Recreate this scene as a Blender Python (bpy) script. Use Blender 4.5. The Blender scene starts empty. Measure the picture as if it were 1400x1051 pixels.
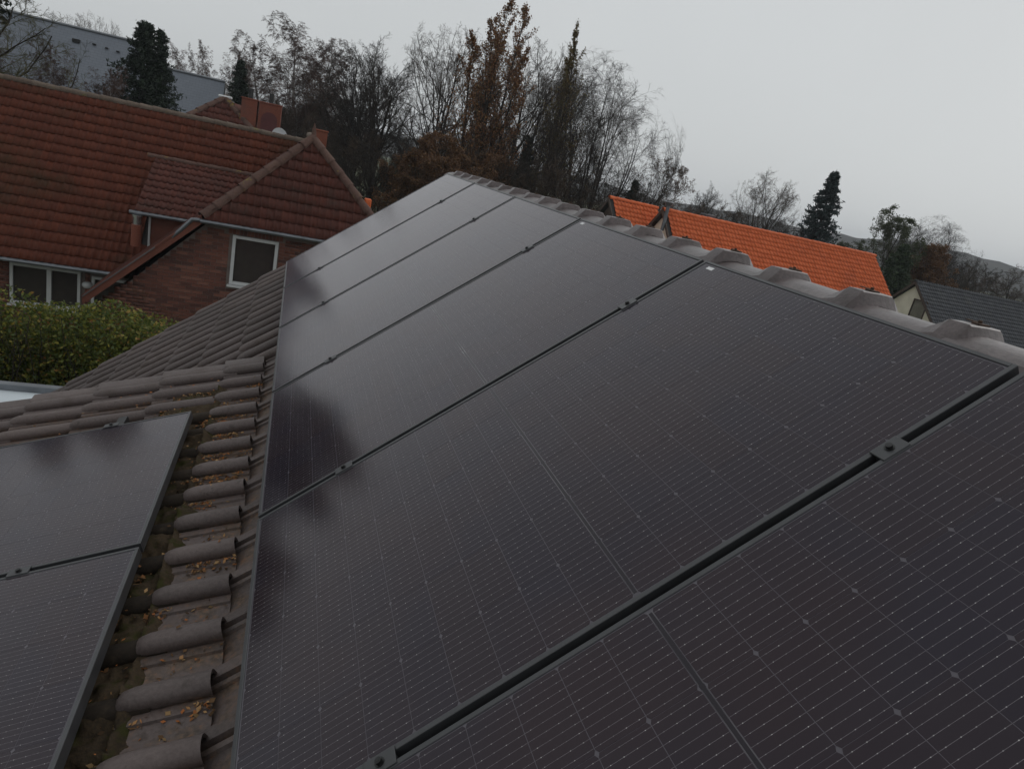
import bpy, math, random
import numpy as np
from mathutils import Matrix, Vector
R = math.radians
scn = bpy.context.scene
COL = scn.collection

# ------------------------------------------------------------------ camera, sky, sun, exposure
CAM = np.array([-0.0011, -0.9215, 7.0])
cam_data = bpy.data.cameras.new('camera')
cam = bpy.data.objects.new('camera', cam_data)
COL.objects.link(cam)
cam_data.sensor_width = 36.0
cam_data.lens = 937.08 / 1400 * 36
cam_data.clip_start = 0.05
cam_data.clip_end = 6000
_W = np.array([[0.93857458, 0.10587115, 0.32843424],
               [-0.2760259, -0.34085504, 0.898681],
               [0.20709286, -0.9341355, -0.2906947]])
_m = Matrix.Identity(4)
for i in range(3):
    _m[i][0], _m[i][1], _m[i][2], _m[i][3] = _W[i][0], -_W[i][1], -_W[i][2], CAM[i]
cam.matrix_world = _m
scn.camera = cam

SUN_EL, SUN_AZ = 40, 75          # degrees; azimuth clockwise from +Y
world = bpy.data.worlds.new('World')
scn.world = world
world.use_nodes = True
wn, wl = world.node_tree.nodes, world.node_tree.links
wn.clear()
w_out = wn.new('ShaderNodeOutputWorld')
w_bg = wn.new('ShaderNodeBackground')
w_sky = wn.new('ShaderNodeTexSky')
w_sky.sky_type = 'NISHITA'
w_sky.sun_disc = False
w_sky.sun_elevation = R(SUN_EL)
w_sky.sun_rotation = R(SUN_AZ)
w_sky.dust_density = 5
w_hsv = wn.new('ShaderNodeHueSaturation')
w_hsv.inputs['Saturation'].default_value = 0.35
w_mix = wn.new('ShaderNodeMix')
w_mix.data_type = 'RGBA'
w_mix.inputs['Factor'].default_value = 0.9        # the cloud layer hides most of the clear sky
w_mix.inputs['B'].default_value = (6.25, 6.5, 6.6, 1)
wl.new(w_sky.outputs[0], w_hsv.inputs['Color'])
wl.new(w_hsv.outputs[0], w_mix.inputs['A'])
w_tc = wn.new('ShaderNodeTexCoord')
w_no = wn.new('ShaderNodeTexNoise')
w_no.inputs['Scale'].default_value = 2.2
w_no.inputs['Detail'].default_value = 3
w_no.inputs['Roughness'].default_value = 0.5
w_map = wn.new('ShaderNodeMapRange')
w_map.inputs['To Min'].default_value = 0.92
w_map.inputs['To Max'].default_value = 1.06
w_mul = wn.new('ShaderNodeVectorMath')
w_mul.operation = 'SCALE'
wl.new(w_tc.outputs['Generated'], w_no.inputs['Vector'])
wl.new(w_no.outputs['Fac'], w_map.inputs['Value'])
wl.new(w_mix.outputs['Result'], w_mul.inputs[0])
wl.new(w_map.outputs[0], w_mul.inputs['Scale'])
wl.new(w_mul.outputs[0], w_bg.inputs['Color'])                    # faint cloud structure
w_bg.inputs['Strength'].default_value = 0.1
wl.new(w_bg.outputs[0], w_out.inputs['Surface'])

sun_d = bpy.data.lights.new('sun', 'SUN')
sun_d.energy = 0.5
sun_d.angle = R(40)
sun_d.color = (1.0, 0.97, 0.93)
sun = bpy.data.objects.new('sun', sun_d)
COL.objects.link(sun)
_sd = Vector((math.sin(R(SUN_AZ)) * math.cos(R(SUN_EL)), math.cos(R(SUN_AZ)) * math.cos(R(SUN_EL)), math.sin(R(SUN_EL))))
sun.rotation_euler = _sd.to_track_quat('Z', 'Y').to_euler()
sun.location = (0, -20, 40)

scn.view_settings.view_transform = 'Standard'
scn.view_settings.look = 'None'
scn.view_settings.exposure = 0.0
scn.view_settings.gamma = 1.0
scn.view_settings.use_curve_mapping = False

# ------------------------------------------------------------------ materials
def new_mat(name):
    m = bpy.data.materials.new(name)
    m.use_nodes = True
    nt = m.node_tree
    return m, nt, nt.nodes['Principled BSDF']

def nd(nt, t, **kw):
    n = nt.nodes.new(t)
    for k, v in kw.items():
        setattr(n, k, v)
    return n

def island_rand(nt):
    """random 0..1 for each loose piece, both for single objects and joined pieces"""
    g = nd(nt, 'ShaderNodeNewGeometry')
    o = nd(nt, 'ShaderNodeObjectInfo')
    a = nd(nt, 'ShaderNodeMath', operation='ADD')
    f = nd(nt, 'ShaderNodeMath', operation='FRACT')
    nt.links.new(g.outputs['Random Per Island'], a.inputs[0])
    nt.links.new(o.outputs['Random'], a.inputs[1])
    nt.links.new(a.outputs[0], f.inputs[0])
    return f.outputs[0]

def ramp(nt, fac, stops):
    r = nd(nt, 'ShaderNodeValToRGB')
    els = r.color_ramp.elements
    while len(els) < len(stops):
        els.new(0.5)
    for e, (p, c) in zip(els, stops):
        e.position = p
        e.color = (*c, 1)
    if fac is not None:
        nt.links.new(fac, r.inputs[0])
    return r.outputs[0]

def noise(nt, scale, detail=4, rough=0.55, vec=None, coord='Object', out='Fac', dims=None):
    n = nd(nt, 'ShaderNodeTexNoise')
    n.inputs['Scale'].default_value = scale
    n.inputs['Detail'].default_value = detail
    n.inputs['Roughness'].default_value = rough
    if vec is None:
        if coord == 'World':
            vec = nd(nt, 'ShaderNodeNewGeometry').outputs['Position']
        else:
            vec = nd(nt, 'ShaderNodeTexCoord').outputs[coord]
    nt.links.new(vec, n.inputs['Vector'])
    return n.outputs[out]

def mix(nt, fac, a, b, mode='MIX'):
    m = nd(nt, 'ShaderNodeMix', data_type='RGBA', blend_type=mode)
    for key, v in (('Factor', fac), ('A', a), ('B', b)):
        if isinstance(v, (int, float)):
            m.inputs[key].default_value = v
        elif isinstance(v, tuple):
            m.inputs[key].default_value = (*v, 1)
        else:
            nt.links.new(v, m.inputs[key])
    return m.outputs['Result']

def bump(nt, bs, height, strength=0.3, dist=0.01):
    b = nd(nt, 'ShaderNodeBump')
    b.inputs['Strength'].default_value = strength
    b.inputs['Distance'].default_value = dist
    nt.links.new(height, b.inputs['Height'])
    nt.links.new(b.outputs[0], bs.inputs['Normal'])

def simple(name, col, rough=0.6, metal=0.0, var=0.15, scale=6.0, bmp=0.0, spec=0.5):
    m, nt, bs = new_mat(name)
    n = noise(nt, scale, coord='World')
    d = tuple(max(0, c * (1 - var)) for c in col)
    l = tuple(min(1, c * (1 + var)) for c in col)
    nt.links.new(ramp(nt, n, [(0.3, d), (0.7, l)]), bs.inputs['Base Color'])
    bs.inputs['Roughness'].default_value = rough
    bs.inputs['Metallic'].default_value = metal
    bs.inputs['Specular IOR Level'].default_value = spec
    if bmp:
        bump(nt, bs, noise(nt, scale * 8, coord='World'), bmp, 0.004)
    return m

def tinted(name, stops, rough=0.7, dirt=None, dirt_scale=3.0, dirt_lo=0.5, dirt_hi=0.7, bmp=0.2, bscale=60, spec=0.4, fine=0.25):
    """pieces of varied colour with stains"""
    m, nt, bs = new_mat(name)
    c = ramp(nt, island_rand(nt), stops)
    f = noise(nt, bscale, 5, coord='World')
    c = mix(nt, fine, c, ramp(nt, f, [(0.3, (0.02, 0.02, 0.02)), (0.75, tuple(min(1, 1.6 * x) for x in stops[-1][1]))]), 'MIX')
    if dirt:
        k = ramp(nt, noise(nt, dirt_scale, 6, 0.65, coord='World'), [(dirt_lo, (0, 0, 0)), (dirt_hi, (1, 1, 1))])
        c = mix(nt, k, c, dirt)
    nt.links.new(c, bs.inputs['Base Color'])
    bs.inputs['Roughness'].default_value = rough
    bs.inputs['Specular IOR Level'].default_value = spec
    if bmp:
        bump(nt, bs, f, bmp, 0.003)
    return m

MAT = {}
# own roof: weathered brown clay, with lichen and rusty litter stains
def mat_own_tile():
    m, nt, bs = new_mat('brown_clay_tile')
    base = ramp(nt, island_rand(nt), [(0.0, (0.066, 0.051, 0.048)), (0.35, (0.092, 0.070, 0.066)), (0.7, (0.108, 0.083, 0.079)), (1.0, (0.130, 0.098, 0.089))])
    fine = noise(nt, 90, 5, 0.7, coord='World')
    c = mix(nt, 0.42, base, ramp(nt, fine, [(0.3, (0.055, 0.043, 0.04)), (0.7, (0.16, 0.13, 0.122))]))
    blot = noise(nt, 7, 5, 0.6, coord='World')
    c = mix(nt, ramp(nt, blot, [(0.52, (0, 0, 0)), (0.72, (0.55, 0.55, 0.55))]), c, (0.062, 0.045, 0.036))
    lich = noise(nt, 38, 4, 0.6, coord='World')
    c = mix(nt, ramp(nt, lich, [(0.68, (0, 0, 0)), (0.74, (0.45, 0.45, 0.45))]), c, (0.17, 0.155, 0.14))
    nt.links.new(c, bs.inputs['Base Color'])
    rr = nd(nt, 'ShaderNodeMapRange')
    rr.inputs['To Min'].default_value = 0.34
    rr.inputs['To Max'].default_value = 0.78
    nt.links.new(blot, rr.inputs['Value'])
    nt.links.new(rr.outputs[0], bs.inputs['Roughness'])
    bs.inputs['Specular IOR Level'].default_value = 0.45
    bump(nt, bs, fine, 0.45, 0.003)
    return m
def mat_own_dirty():
    """flat dormer tiles: the same clay with needle dirt in the pans"""
    m, nt, bs = new_mat('brown_clay_tile_with_litter')
    base = ramp(nt, island_rand(nt), [(0.0, (0.066, 0.051, 0.048)), (0.35, (0.092, 0.070, 0.066)), (0.7, (0.108, 0.083, 0.079)), (1.0, (0.130, 0.098, 0.089))])
    fine = noise(nt, 90, 5, 0.7, coord='World')
    c = mix(nt, 0.42, base, ramp(nt, fine, [(0.3, (0.055, 0.043, 0.04)), (0.7, (0.16, 0.13, 0.122))]))
    tc = nd(nt, 'ShaderNodeTexCoord')
    sep = nd(nt, 'ShaderNodeSeparateXYZ')
    nt.links.new(tc.outputs['Object'], sep.inputs[0])
    low = nd(nt, 'ShaderNodeMapRange')              # pans (low) collect dirt, roll tops stay clean
    low.inputs['From Min'].default_value = 0.036
    low.inputs['From Max'].default_value = 0.010
    nt.links.new(sep.outputs['Z'], low.inputs['Value'])
    d = noise(nt, 14, 6, 0.7, coord='World')
    dm = nd(nt, 'ShaderNodeMath', operation='MULTIPLY')
    nt.links.new(ramp(nt, d, [(0.42, (0, 0, 0)), (0.62, (0.9, 0.9, 0.9))]), dm.inputs[0])
    nt.links.new(low.outputs[0], dm.inputs[1])
    c = mix(nt, dm.outputs[0], c, ramp(nt, noise(nt, 60, 4, coord='World'), [(0.35, (0.05, 0.034, 0.022)), (0.55, (0.13, 0.085, 0.055)), (0.72, (0.26, 0.115, 0.05))]))
    nt.links.new(c, bs.inputs['Base Color'])
    spot = noise(nt, 26, 4, 0.65, coord='World')
    c2 = mix(nt, ramp(nt, spot, [(0.60, (0, 0, 0)), (0.70, (0.6, 0.6, 0.6))]), c, (0.045, 0.034, 0.028))
    nt.links.new(c2, bs.inputs['Base Color'])
    rr = nd(nt, 'ShaderNodeMapRange')
    rr.inputs['To Min'].default_value = 0.34
    rr.inputs['To Max'].default_value = 0.80
    nt.links.new(noise(nt, 9, 4, coord='World'), rr.inputs['Value'])
    nt.links.new(rr.outputs[0], bs.inputs['Roughness'])
    bs.inputs['Specular IOR Level'].default_value = 0.35
    bump(nt, bs, fine, 0.5, 0.003)
    return m
MAT['own_tile'] = mat_own_tile()
MAT['own_dirty'] = mat_own_dirty()
MAT['own_mossy_shade'] = tinted('mossy_clay_tile_with_painted_shade', [(0, (0.022, 0.017, 0.013)), (1, (0.036, 0.027, 0.02))], 0.9, (0.055, 0.043, 0.03), 22, 0.55, 0.7, 0.5, 110, spec=0.15, fine=0.35)  # moss stain, darkened further: the shade by the dormer panels is in the colour
MAT['ridge_tile'] = tinted('ridge_tile_clay', [(0, (0.082, 0.064, 0.064)), (1, (0.120, 0.096, 0.095))], 0.34, (0.048, 0.036, 0.034), 13, 0.48, 0.72, 0.3, 90, fine=0.3)
MAT['moss'] = tinted('moss_and_needles', [(0, (0.03, 0.022, 0.014)), (1, (0.06, 0.042, 0.025))], 0.95, (0.035, 0.034, 0.012), 16, 0.5, 0.62, 0.9, 120, spec=0.1, fine=0.4)
MAT['litter'] = tinted('leaf_litter', [(0, (0.05, 0.03, 0.018)), (0.35, (0.16, 0.09, 0.045)), (0.6, (0.36, 0.125, 0.04)), (0.78, (0.40, 0.25, 0.12)), (1, (0.09, 0.065, 0.035))], 0.9, spec=0.1, bmp=0, fine=0.1)
MAT['red_tile'] = tinted('weathered_red_tile', [(0, (0.090, 0.028, 0.017)), (0.5, (0.104, 0.031, 0.018)), (1, (0.122, 0.036, 0.020))], 0.7, (0.046, 0.030, 0.016), 0.45, 0.50, 0.72, 0.2, 25, fine=0.22, spec=0.12)
MAT['dark_red_tile'] = tinted('dark_engobed_tile', [(0, (0.078, 0.031, 0.024)), (0.6, (0.092, 0.034, 0.026)), (1, (0.108, 0.037, 0.027))], 0.62, (0.06, 0.038, 0.031), 1.6, 0.55, 0.75, 0.2, 25, fine=0.2, spec=0.12)
MAT['hip_tile'] = tinted('lichened_hip_tile', [(0, (0.085, 0.05, 0.042)), (1, (0.125, 0.075, 0.06))], 0.8, (0.22, 0.165, 0.04), 2.6, 0.60, 0.66, 0.3, 25, spec=0.12)
MAT['ridge_lichen'] = tinted('lichened_ridge_tile', [(0, (0.10, 0.075, 0.06)), (1, (0.16, 0.125, 0.10))], 0.85, (0.17, 0.15, 0.045), 1.4, 0.55, 0.68, 0.3, 25, spec=0.12)
MAT['orange_tile'] = tinted('bright_orange_tile', [(0, (0.58, 0.128, 0.045)), (0.6, (0.63, 0.142, 0.050)), (1, (0.67, 0.158, 0.060))], 0.6, (0.42, 0.105, 0.05), 0.5, 0.55, 0.8, 0.1, 20, fine=0.14, spec=0.12)
MAT['slate_tile'] = tinted('anthracite_tile', [(0, (0.045, 0.047, 0.055)), (1, (0.075, 0.078, 0.088))], 0.55, (0.09, 0.09, 0.085), 1.2, 0.55, 0.8, 0.1, 20, fine=0.15)
MAT['brick'] = tinted('red_brown_brick', [(0, (0.06, 0.029, 0.025)), (0.35, (0.125, 0.046, 0.034)), (0.75, (0.17, 0.062, 0.043)), (1, (0.22, 0.098, 0.07))], 0.85, (0.06, 0.042, 0.034), 1.1, 0.55, 0.8, 0.4, 40, fine=0.2)
MAT['mortar'] = simple('mortar', (0.17, 0.14, 0.125), 0.9, bmp=0.3)
MAT['orange_render'] = simple('orange_cladding', (0.145, 0.046, 0.028), 0.75, var=0.2, scale=3)
MAT['chimney'] = tinted('orange_chimney_brick', [(0, (0.17, 0.050, 0.031)), (1, (0.225, 0.070, 0.040))], 0.8, (0.13, 0.055, 0.04), 2, 0.5, 0.75, 0.3, 30)
MAT['arch'] = simple('dark_red_panel', (0.085, 0.022, 0.022), 0.7)
MAT['white_frame'] = simple('white_window_frame', (0.55, 0.56, 0.56), 0.35, var=0.04)
MAT['zinc'] = simple('zinc_sheet', (0.16, 0.17, 0.185), 0.42, 0.5, 0.2, 4)
MAT['chrome'] = simple('steel_flue', (0.55, 0.56, 0.57), 0.25, 0.9, 0.1, 6)
MAT['dish'] = simple('white_dish', (0.62, 0.63, 0.64), 0.4, var=0.05)
MAT['cream'] = simple('cream_render', (0.62, 0.58, 0.47), 0.85, var=0.1, scale=2, bmp=0.2)
MAT['grey_wall'] = simple('grey_render', (0.34, 0.32, 0.3), 0.85, var=0.1, scale=2, bmp=0.2)
MAT['wood_dark'] = simple('dark_timber', (0.06, 0.04, 0.03), 0.7, var=0.3, scale=8)
MAT['interior'] = simple('room_interior', (0.24, 0.225, 0.20), 0.9)
MAT['curtain'] = simple('pale_curtain', (0.6, 0.6, 0.56), 0.9)
MAT['carport'] = simple('pale_roof_membrane', (0.50, 0.55, 0.58), 0.5, var=0.08, scale=1.5)
MAT['black_alu'] = simple('black_anodised_aluminium', (0.040, 0.041, 0.044), 0.36, 0.0, 0.2, 15, spec=0.6)
MAT['rail'] = simple('black_rail', (0.014, 0.014, 0.015), 0.45, spec=0.5)
MAT['bolt'] = simple('dark_bolt', (0.05, 0.05, 0.05), 0.35, 0.8)
MAT['rust'] = simple('rusty_clip', (0.06, 0.035, 0.022), 0.8, 0.2, 0.5, 60)
MAT['sticker'] = simple('white_sticker', (0.7, 0.7, 0.7), 0.4, var=0.03)
MAT['own_wall'] = simple('red_brick_wall', (0.2, 0.08, 0.055), 0.85, var=0.25, scale=9, bmp=0.3)
MAT['roof_under'] = simple('roof_underlay', (0.03, 0.028, 0.027), 0.9)

def mat_glass_dark():
    m, nt, bs = new_mat('window_glass')
    bs.inputs['Base Color'].default_value = (0.012, 0.013, 0.014, 1)
    bs.inputs['Roughness'].default_value = 0.03
    bs.inputs['Transmission Weight'].default_value = 0.0
    bs.inputs['Alpha'].default_value = 0.30
    return m
MAT['glass'] = mat_glass_dark()

GLASS_ROUGH = 0.115
def glass_finish(nt, bs):
    """the panel's front glass: a slightly satin, faintly uneven reflecting coat"""
    n = noise(nt, 2.2, 2, 0.5, coord='World')
    mr = nd(nt, 'ShaderNodeMapRange')
    mr.inputs['To Min'].default_value = GLASS_ROUGH * 0.85
    mr.inputs['To Max'].default_value = GLASS_ROUGH * 1.25
    nt.links.new(n, mr.inputs['Value'])
    nt.links.new(mr.outputs[0], bs.inputs['Roughness'])
    bs.inputs['IOR'].default_value = 1.46
    bs.inputs['Specular IOR Level'].default_value = 0.5
    bs.inputs['Specular Tint'].default_value = (1.0, 0.90, 1.0, 1)     # violet anti-reflex coating
    bs.inputs['Sheen Weight'].default_value = 0.12                      # dust film, seen at grazing angles
    bs.inputs['Sheen Roughness'].default_value = 0.35
    bs.inputs['Sheen Tint'].default_value = (1.0, 0.80, 1.0, 1)

def mat_cell():
    m, nt, bs = new_mat('monocrystalline_cell')
    tc = nd(nt, 'ShaderNodeTexCoord')
    sep = nd(nt, 'ShaderNodeSeparateXYZ')
    nt.links.new(tc.outputs['Object'], sep.inputs[0])
    def math_(op, a, b=None):
        n = nd(nt, 'ShaderNodeMath', operation=op)
        for i, v in enumerate((a, b)):
            if v is None:
                continue
            if isinstance(v, (int, float)):
                n.inputs[i].default_value = v
            else:
                nt.links.new(v, n.inputs[i])
        return n.outputs[0]
    y = math_('DIVIDE', math_('ADD', sep.outputs['Y'], 0.091), 0.0182)
    d = math_('ABSOLUTE', math_('SUBTRACT', math_('FRACT', y), 0.5))
    wire = math_('LESS_THAN', d, 0.0175)
    pad_d = math_('ABSOLUTE', math_('SUBTRACT', math_('FRACT', math_('DIVIDE', sep.outputs['X'], 0.0235)), 0.5))
    pad = math_('MULTIPLY', math_('LESS_THAN', pad_d, 0.036), math_('LESS_THAN', d, 0.034))
    nz = noise(nt, 70, 2, 0.5, coord='World')
    tint = ramp(nt, island_rand(nt), [(0.0, (0.0060, 0.0032, 0.0066)), (0.5, (0.0046, 0.0036, 0.0096)), (1.0, (0.0082, 0.0034, 0.0052))])
    big = noise(nt, 2.6, 2, 0.5, coord='World')
    tint = mix(nt, ramp(nt, big, [(0.42, (0, 0, 0)), (0.66, (1, 1, 1))]), tint, (0.0105, 0.0038, 0.0050))
    wirecol = ramp(nt, nz, [(0.30, (0.105, 0.098, 0.104)), (0.72, (0.165, 0.155, 0.162))])
    film = noise(nt, 5.0, 6, 0.7, coord='World')              # thin dried-rain film
    tint = mix(nt, ramp(nt, film, [(0.45, (0, 0, 0)), (0.8, (0.06, 0.06, 0.06))]), tint, (0.09, 0.085, 0.085))
    c = mix(nt, wire, tint, wirecol)
    c = mix(nt, pad, c, ramp(nt, nz, [(0.42, (0.16, 0.155, 0.16)), (0.62, (0.55, 0.54, 0.52))]))
    nt.links.new(c, bs.inputs['Base Color'])
    glass_finish(nt, bs)
    return m
MAT['cell'] = mat_cell()
def mat_backsheet():
    m, nt, bs = new_mat('black_backsheet')
    bs.inputs['Base Color'].default_value = (0.085, 0.080, 0.090, 1)
    glass_finish(nt, bs)
    return m
MAT['backsheet'] = mat_backsheet()
def mat_strip():
    m, nt, bs = new_mat('black_centre_strip')
    bs.inputs['Base Color'].default_value = (0.004, 0.004, 0.005, 1)
    glass_finish(nt, bs)
    return m
MAT['strip'] = mat_strip()
def mat_ribbon():
    m, nt, bs = new_mat('cross_ribbon')
    n = noise(nt, 5.5, 2, coord='World')
    nt.links.new(ramp(nt, n, [(0.42, (0.025, 0.025, 0.027)), (0.55, (0.07, 0.07, 0.072)), (0.68, (0.13, 0.13, 0.13)), (0.76, (0.5, 0.5, 0.48))]), bs.inputs['Base Color'])
    glass_finish(nt, bs)
    return m
MAT['ribbon'] = mat_ribbon()

def mat_leaf(name, stops, rough=0.6, trans=0.25):
    m, nt, bs = new_mat(name)
    c = ramp(nt, island_rand(nt), stops)
    nt.links.new(c, bs.inputs['Base Color'])
    bs.inputs['Roughness'].default_value = rough
    bs.inputs['Specular IOR Level'].default_value = 0.3
    if trans:
        tr = nd(nt, 'ShaderNodeBsdfTranslucent')
        nt.links.new(c, tr.inputs['Color'])
        mx = nd(nt, 'ShaderNodeMixShader')
        mx.inputs[0].default_value = trans
        nt.links.new(bs.outputs[0], mx.inputs[1])
        nt.links.new(tr.outputs[0], mx.inputs[2])
        nt.links.new(mx.outputs[0], nt.nodes['Material Output'].inputs['Surface'])
    return m
MAT['bark_grey'] = simple('grey_bark', (0.07, 0.061, 0.05), 0.9, var=0.35, scale=3, spec=0.1)
MAT['bark_dark'] = simple('dark_bark', (0.04, 0.034, 0.029), 0.9, var=0.35, scale=3, spec=0.1)
MAT['bark_pale'] = simple('pale_birch_bark', (0.22, 0.2, 0.185), 0.9, var=0.5, scale=4, spec=0.1)
MAT['twig_red'] = simple('reddish_twigs', (0.095, 0.060, 0.049), 0.9, var=0.3, scale=0.6, spec=0.1)
MAT['twig_brown'] = simple('brown_twigs', (0.068, 0.051, 0.038), 0.9, var=0.3, scale=0.6, spec=0.1)
MAT['twig_moss'] = simple('mossy_twigs', (0.085, 0.08, 0.04), 0.9, var=0.35, scale=0.6, spec=0.1)
MAT['leaf_rust'] = mat_leaf('rust_poplar_leaves', [(0, (0.12, 0.056, 0.028)), (0.5, (0.20, 0.088, 0.036)), (0.85, (0.25, 0.125, 0.045)), (1, (0.16, 0.13, 0.045))])
MAT['leaf_olive'] = mat_leaf('olive_poplar_leaves', [(0, (0.11, 0.065, 0.022)), (0.6, (0.15, 0.10, 0.032)), (1, (0.10, 0.11, 0.03))])
MAT['leaf_beech'] = mat_leaf('brown_beech_leaves', [(0, (0.085, 0.042, 0.021)), (0.6, (0.14, 0.068, 0.028)), (1, (0.18, 0.098, 0.038))])
MAT['leaf_brown'] = mat_leaf('withered_brown_leaves', [(0, (0.08, 0.052, 0.036)), (1, (0.145, 0.088, 0.055))])
MAT['leaf_hedge'] = mat_leaf('hedge_leaves', [(0, (0.055, 0.085, 0.024)), (0.45, (0.115, 0.145, 0.034)), (0.78, (0.19, 0.20, 0.042)), (0.94, (0.30, 0.26, 0.05)), (1, (0.34, 0.16, 0.05))], 0.45, 0.4)
MAT['leaf_dullgreen'] = mat_leaf('dull_green_leaves', [(0, (0.045, 0.06, 0.03)), (1, (0.085, 0.10, 0.045))])
MAT['needle_dark'] = mat_leaf('dark_needles', [(0, (0.008, 0.017, 0.010)), (1, (0.020, 0.034, 0.018))], 0.7, 0.05)
MAT['needle_blue'] = mat_leaf('blue_grey_needles', [(0, (0.016, 0.028, 0.028)), (1, (0.034, 0.052, 0.05))], 0.7, 0.05)
MAT['needle_green'] = mat_leaf('green_needles', [(0, (0.022, 0.04, 0.018)), (1, (0.045, 0.068, 0.028))], 0.7, 0.05)
def mat_ground():
    m, nt, bs = new_mat('grass_ground')
    a = noise(nt, 0.15, 6, 0.6, coord='World')
    b = noise(nt, 9, 5, 0.7, coord='World')
    c = mix(nt, 0.5, ramp(nt, a, [(0.35, (0.045, 0.06, 0.02)), (0.65, (0.09, 0.10, 0.035))]), ramp(nt, b, [(0.3, (0.03, 0.04, 0.015)), (0.7, (0.10, 0.10, 0.04))]))
    nt.links.new(c, bs.inputs['Base Color'])
    bs.inputs['Roughness'].default_value = 0.95
    bump(nt, bs, b, 0.5, 0.05)
    return m
MAT['ground'] = mat_ground()
def mat_hill():
    m, nt, bs = new_mat('wooded_hill')
    a = noise(nt, 0.02, 8, 0.7, coord='World')
    nt.links.new(ramp(nt, a, [(0.35, (0.058, 0.060, 0.060)), (0.65, (0.092, 0.090, 0.084))]), bs.inputs['Base Color'])
    bs.inputs['Roughness'].default_value = 1
    bs.inputs['Specular IOR Level'].default_value = 0
    return m
MAT['hill'] = mat_hill()
def mat_hall():
    m, nt, bs = new_mat('grey_slate_roof')
    tc = nd(nt, 'ShaderNodeTexCoord')
    br = nd(nt, 'ShaderNodeTexBrick')
    br.inputs['Scale'].default_value = 1.0
    br.inputs['Brick Width'].default_value = 0.4
    br.inputs['Row Height'].default_value = 0.22
    br.inputs['Mortar Size'].default_value = 0.012
    br.inputs['Color1'].default_value = (0.118, 0.135, 0.165, 1)
    br.inputs['Color2'].default_value = (0.138, 0.155, 0.185, 1)
    br.inputs['Mortar'].default_value = (0.08, 0.09, 0.1, 1)
    nt.links.new(tc.outputs['UV'], br.inputs['Vector'])
    n = noise(nt, 0.5, 5, coord='World')
    c = mix(nt, 0.35, br.outputs[0], ramp(nt, n, [(0.3, (0.11, 0.125, 0.15)), (0.7, (0.16, 0.18, 0.21))]))
    nt.links.new(c, bs.inputs['Base Color'])
    bs.inputs['Roughness'].default_value = 0.6
    return m
MAT['hall'] = mat_hall()

# ------------------------------------------------------------------ object helpers
def put(name, data, parent=None, mw=None, label=None, cat=None, group=None, kind=None):
    o = bpy.data.objects.new(name, data)
    COL.objects.link(o)
    if mw is not None:
        o.matrix_world = mw
    if parent is not None:
        o.parent = parent                       # parents are unmoved empties/meshes at identity, or mw is local
    tag(o, label, cat, group, kind)
    return o

def tag(o, label=None, cat=None, group=None, kind=None):
    if label: o['label'] = label
    if cat: o['category'] = cat
    if group: o['group'] = group
    if kind: o['kind'] = kind
    return o

def empty(name, loc, label, cat, group=None):
    o = put(name, None, label=label, cat=cat, group=group)
    o.location = loc
    o.empty_display_size = 0.2
    return o

def mesh_np(name, V, F, mat, smooth=False):
    """V (n,3), F (m,k) with constant k, or a list of such arrays"""
    me = bpy.data.meshes.new(name)
    V = np.asarray(V, dtype=np.float32).reshape(-1, 3)
    Fs = F if isinstance(F, list) else [F]
    Fs = [np.asarray(f, dtype=np.int32) for f in Fs if len(f)]
    loops = np.concatenate([f.ravel() for f in Fs])
    sizes = np.concatenate([np.full(len(f), f.shape[1], np.int32) for f in Fs])
    starts = np.concatenate([[0], np.cumsum(sizes)[:-1]]).astype(np.int32)
    me.vertices.add(len(V)); me.vertices.foreach_set('co', V.ravel())
    me.loops.add(len(loops)); me.loops.foreach_set('vertex_index', loops)
    me.polygons.add(len(sizes)); me.polygons.foreach_set('loop_start', starts)
    try:
        me.polygons.foreach_set('loop_total', sizes)
    except Exception:
        pass
    if smooth:
        me.polygons.foreach_set('use_smooth', np.ones(len(sizes), bool))
    me.update(calc_edges=True)
    me.validate()
    if mat is not None:
        me.materials.append(MAT[mat] if isinstance(mat, str) else mat)
    return me

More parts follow.
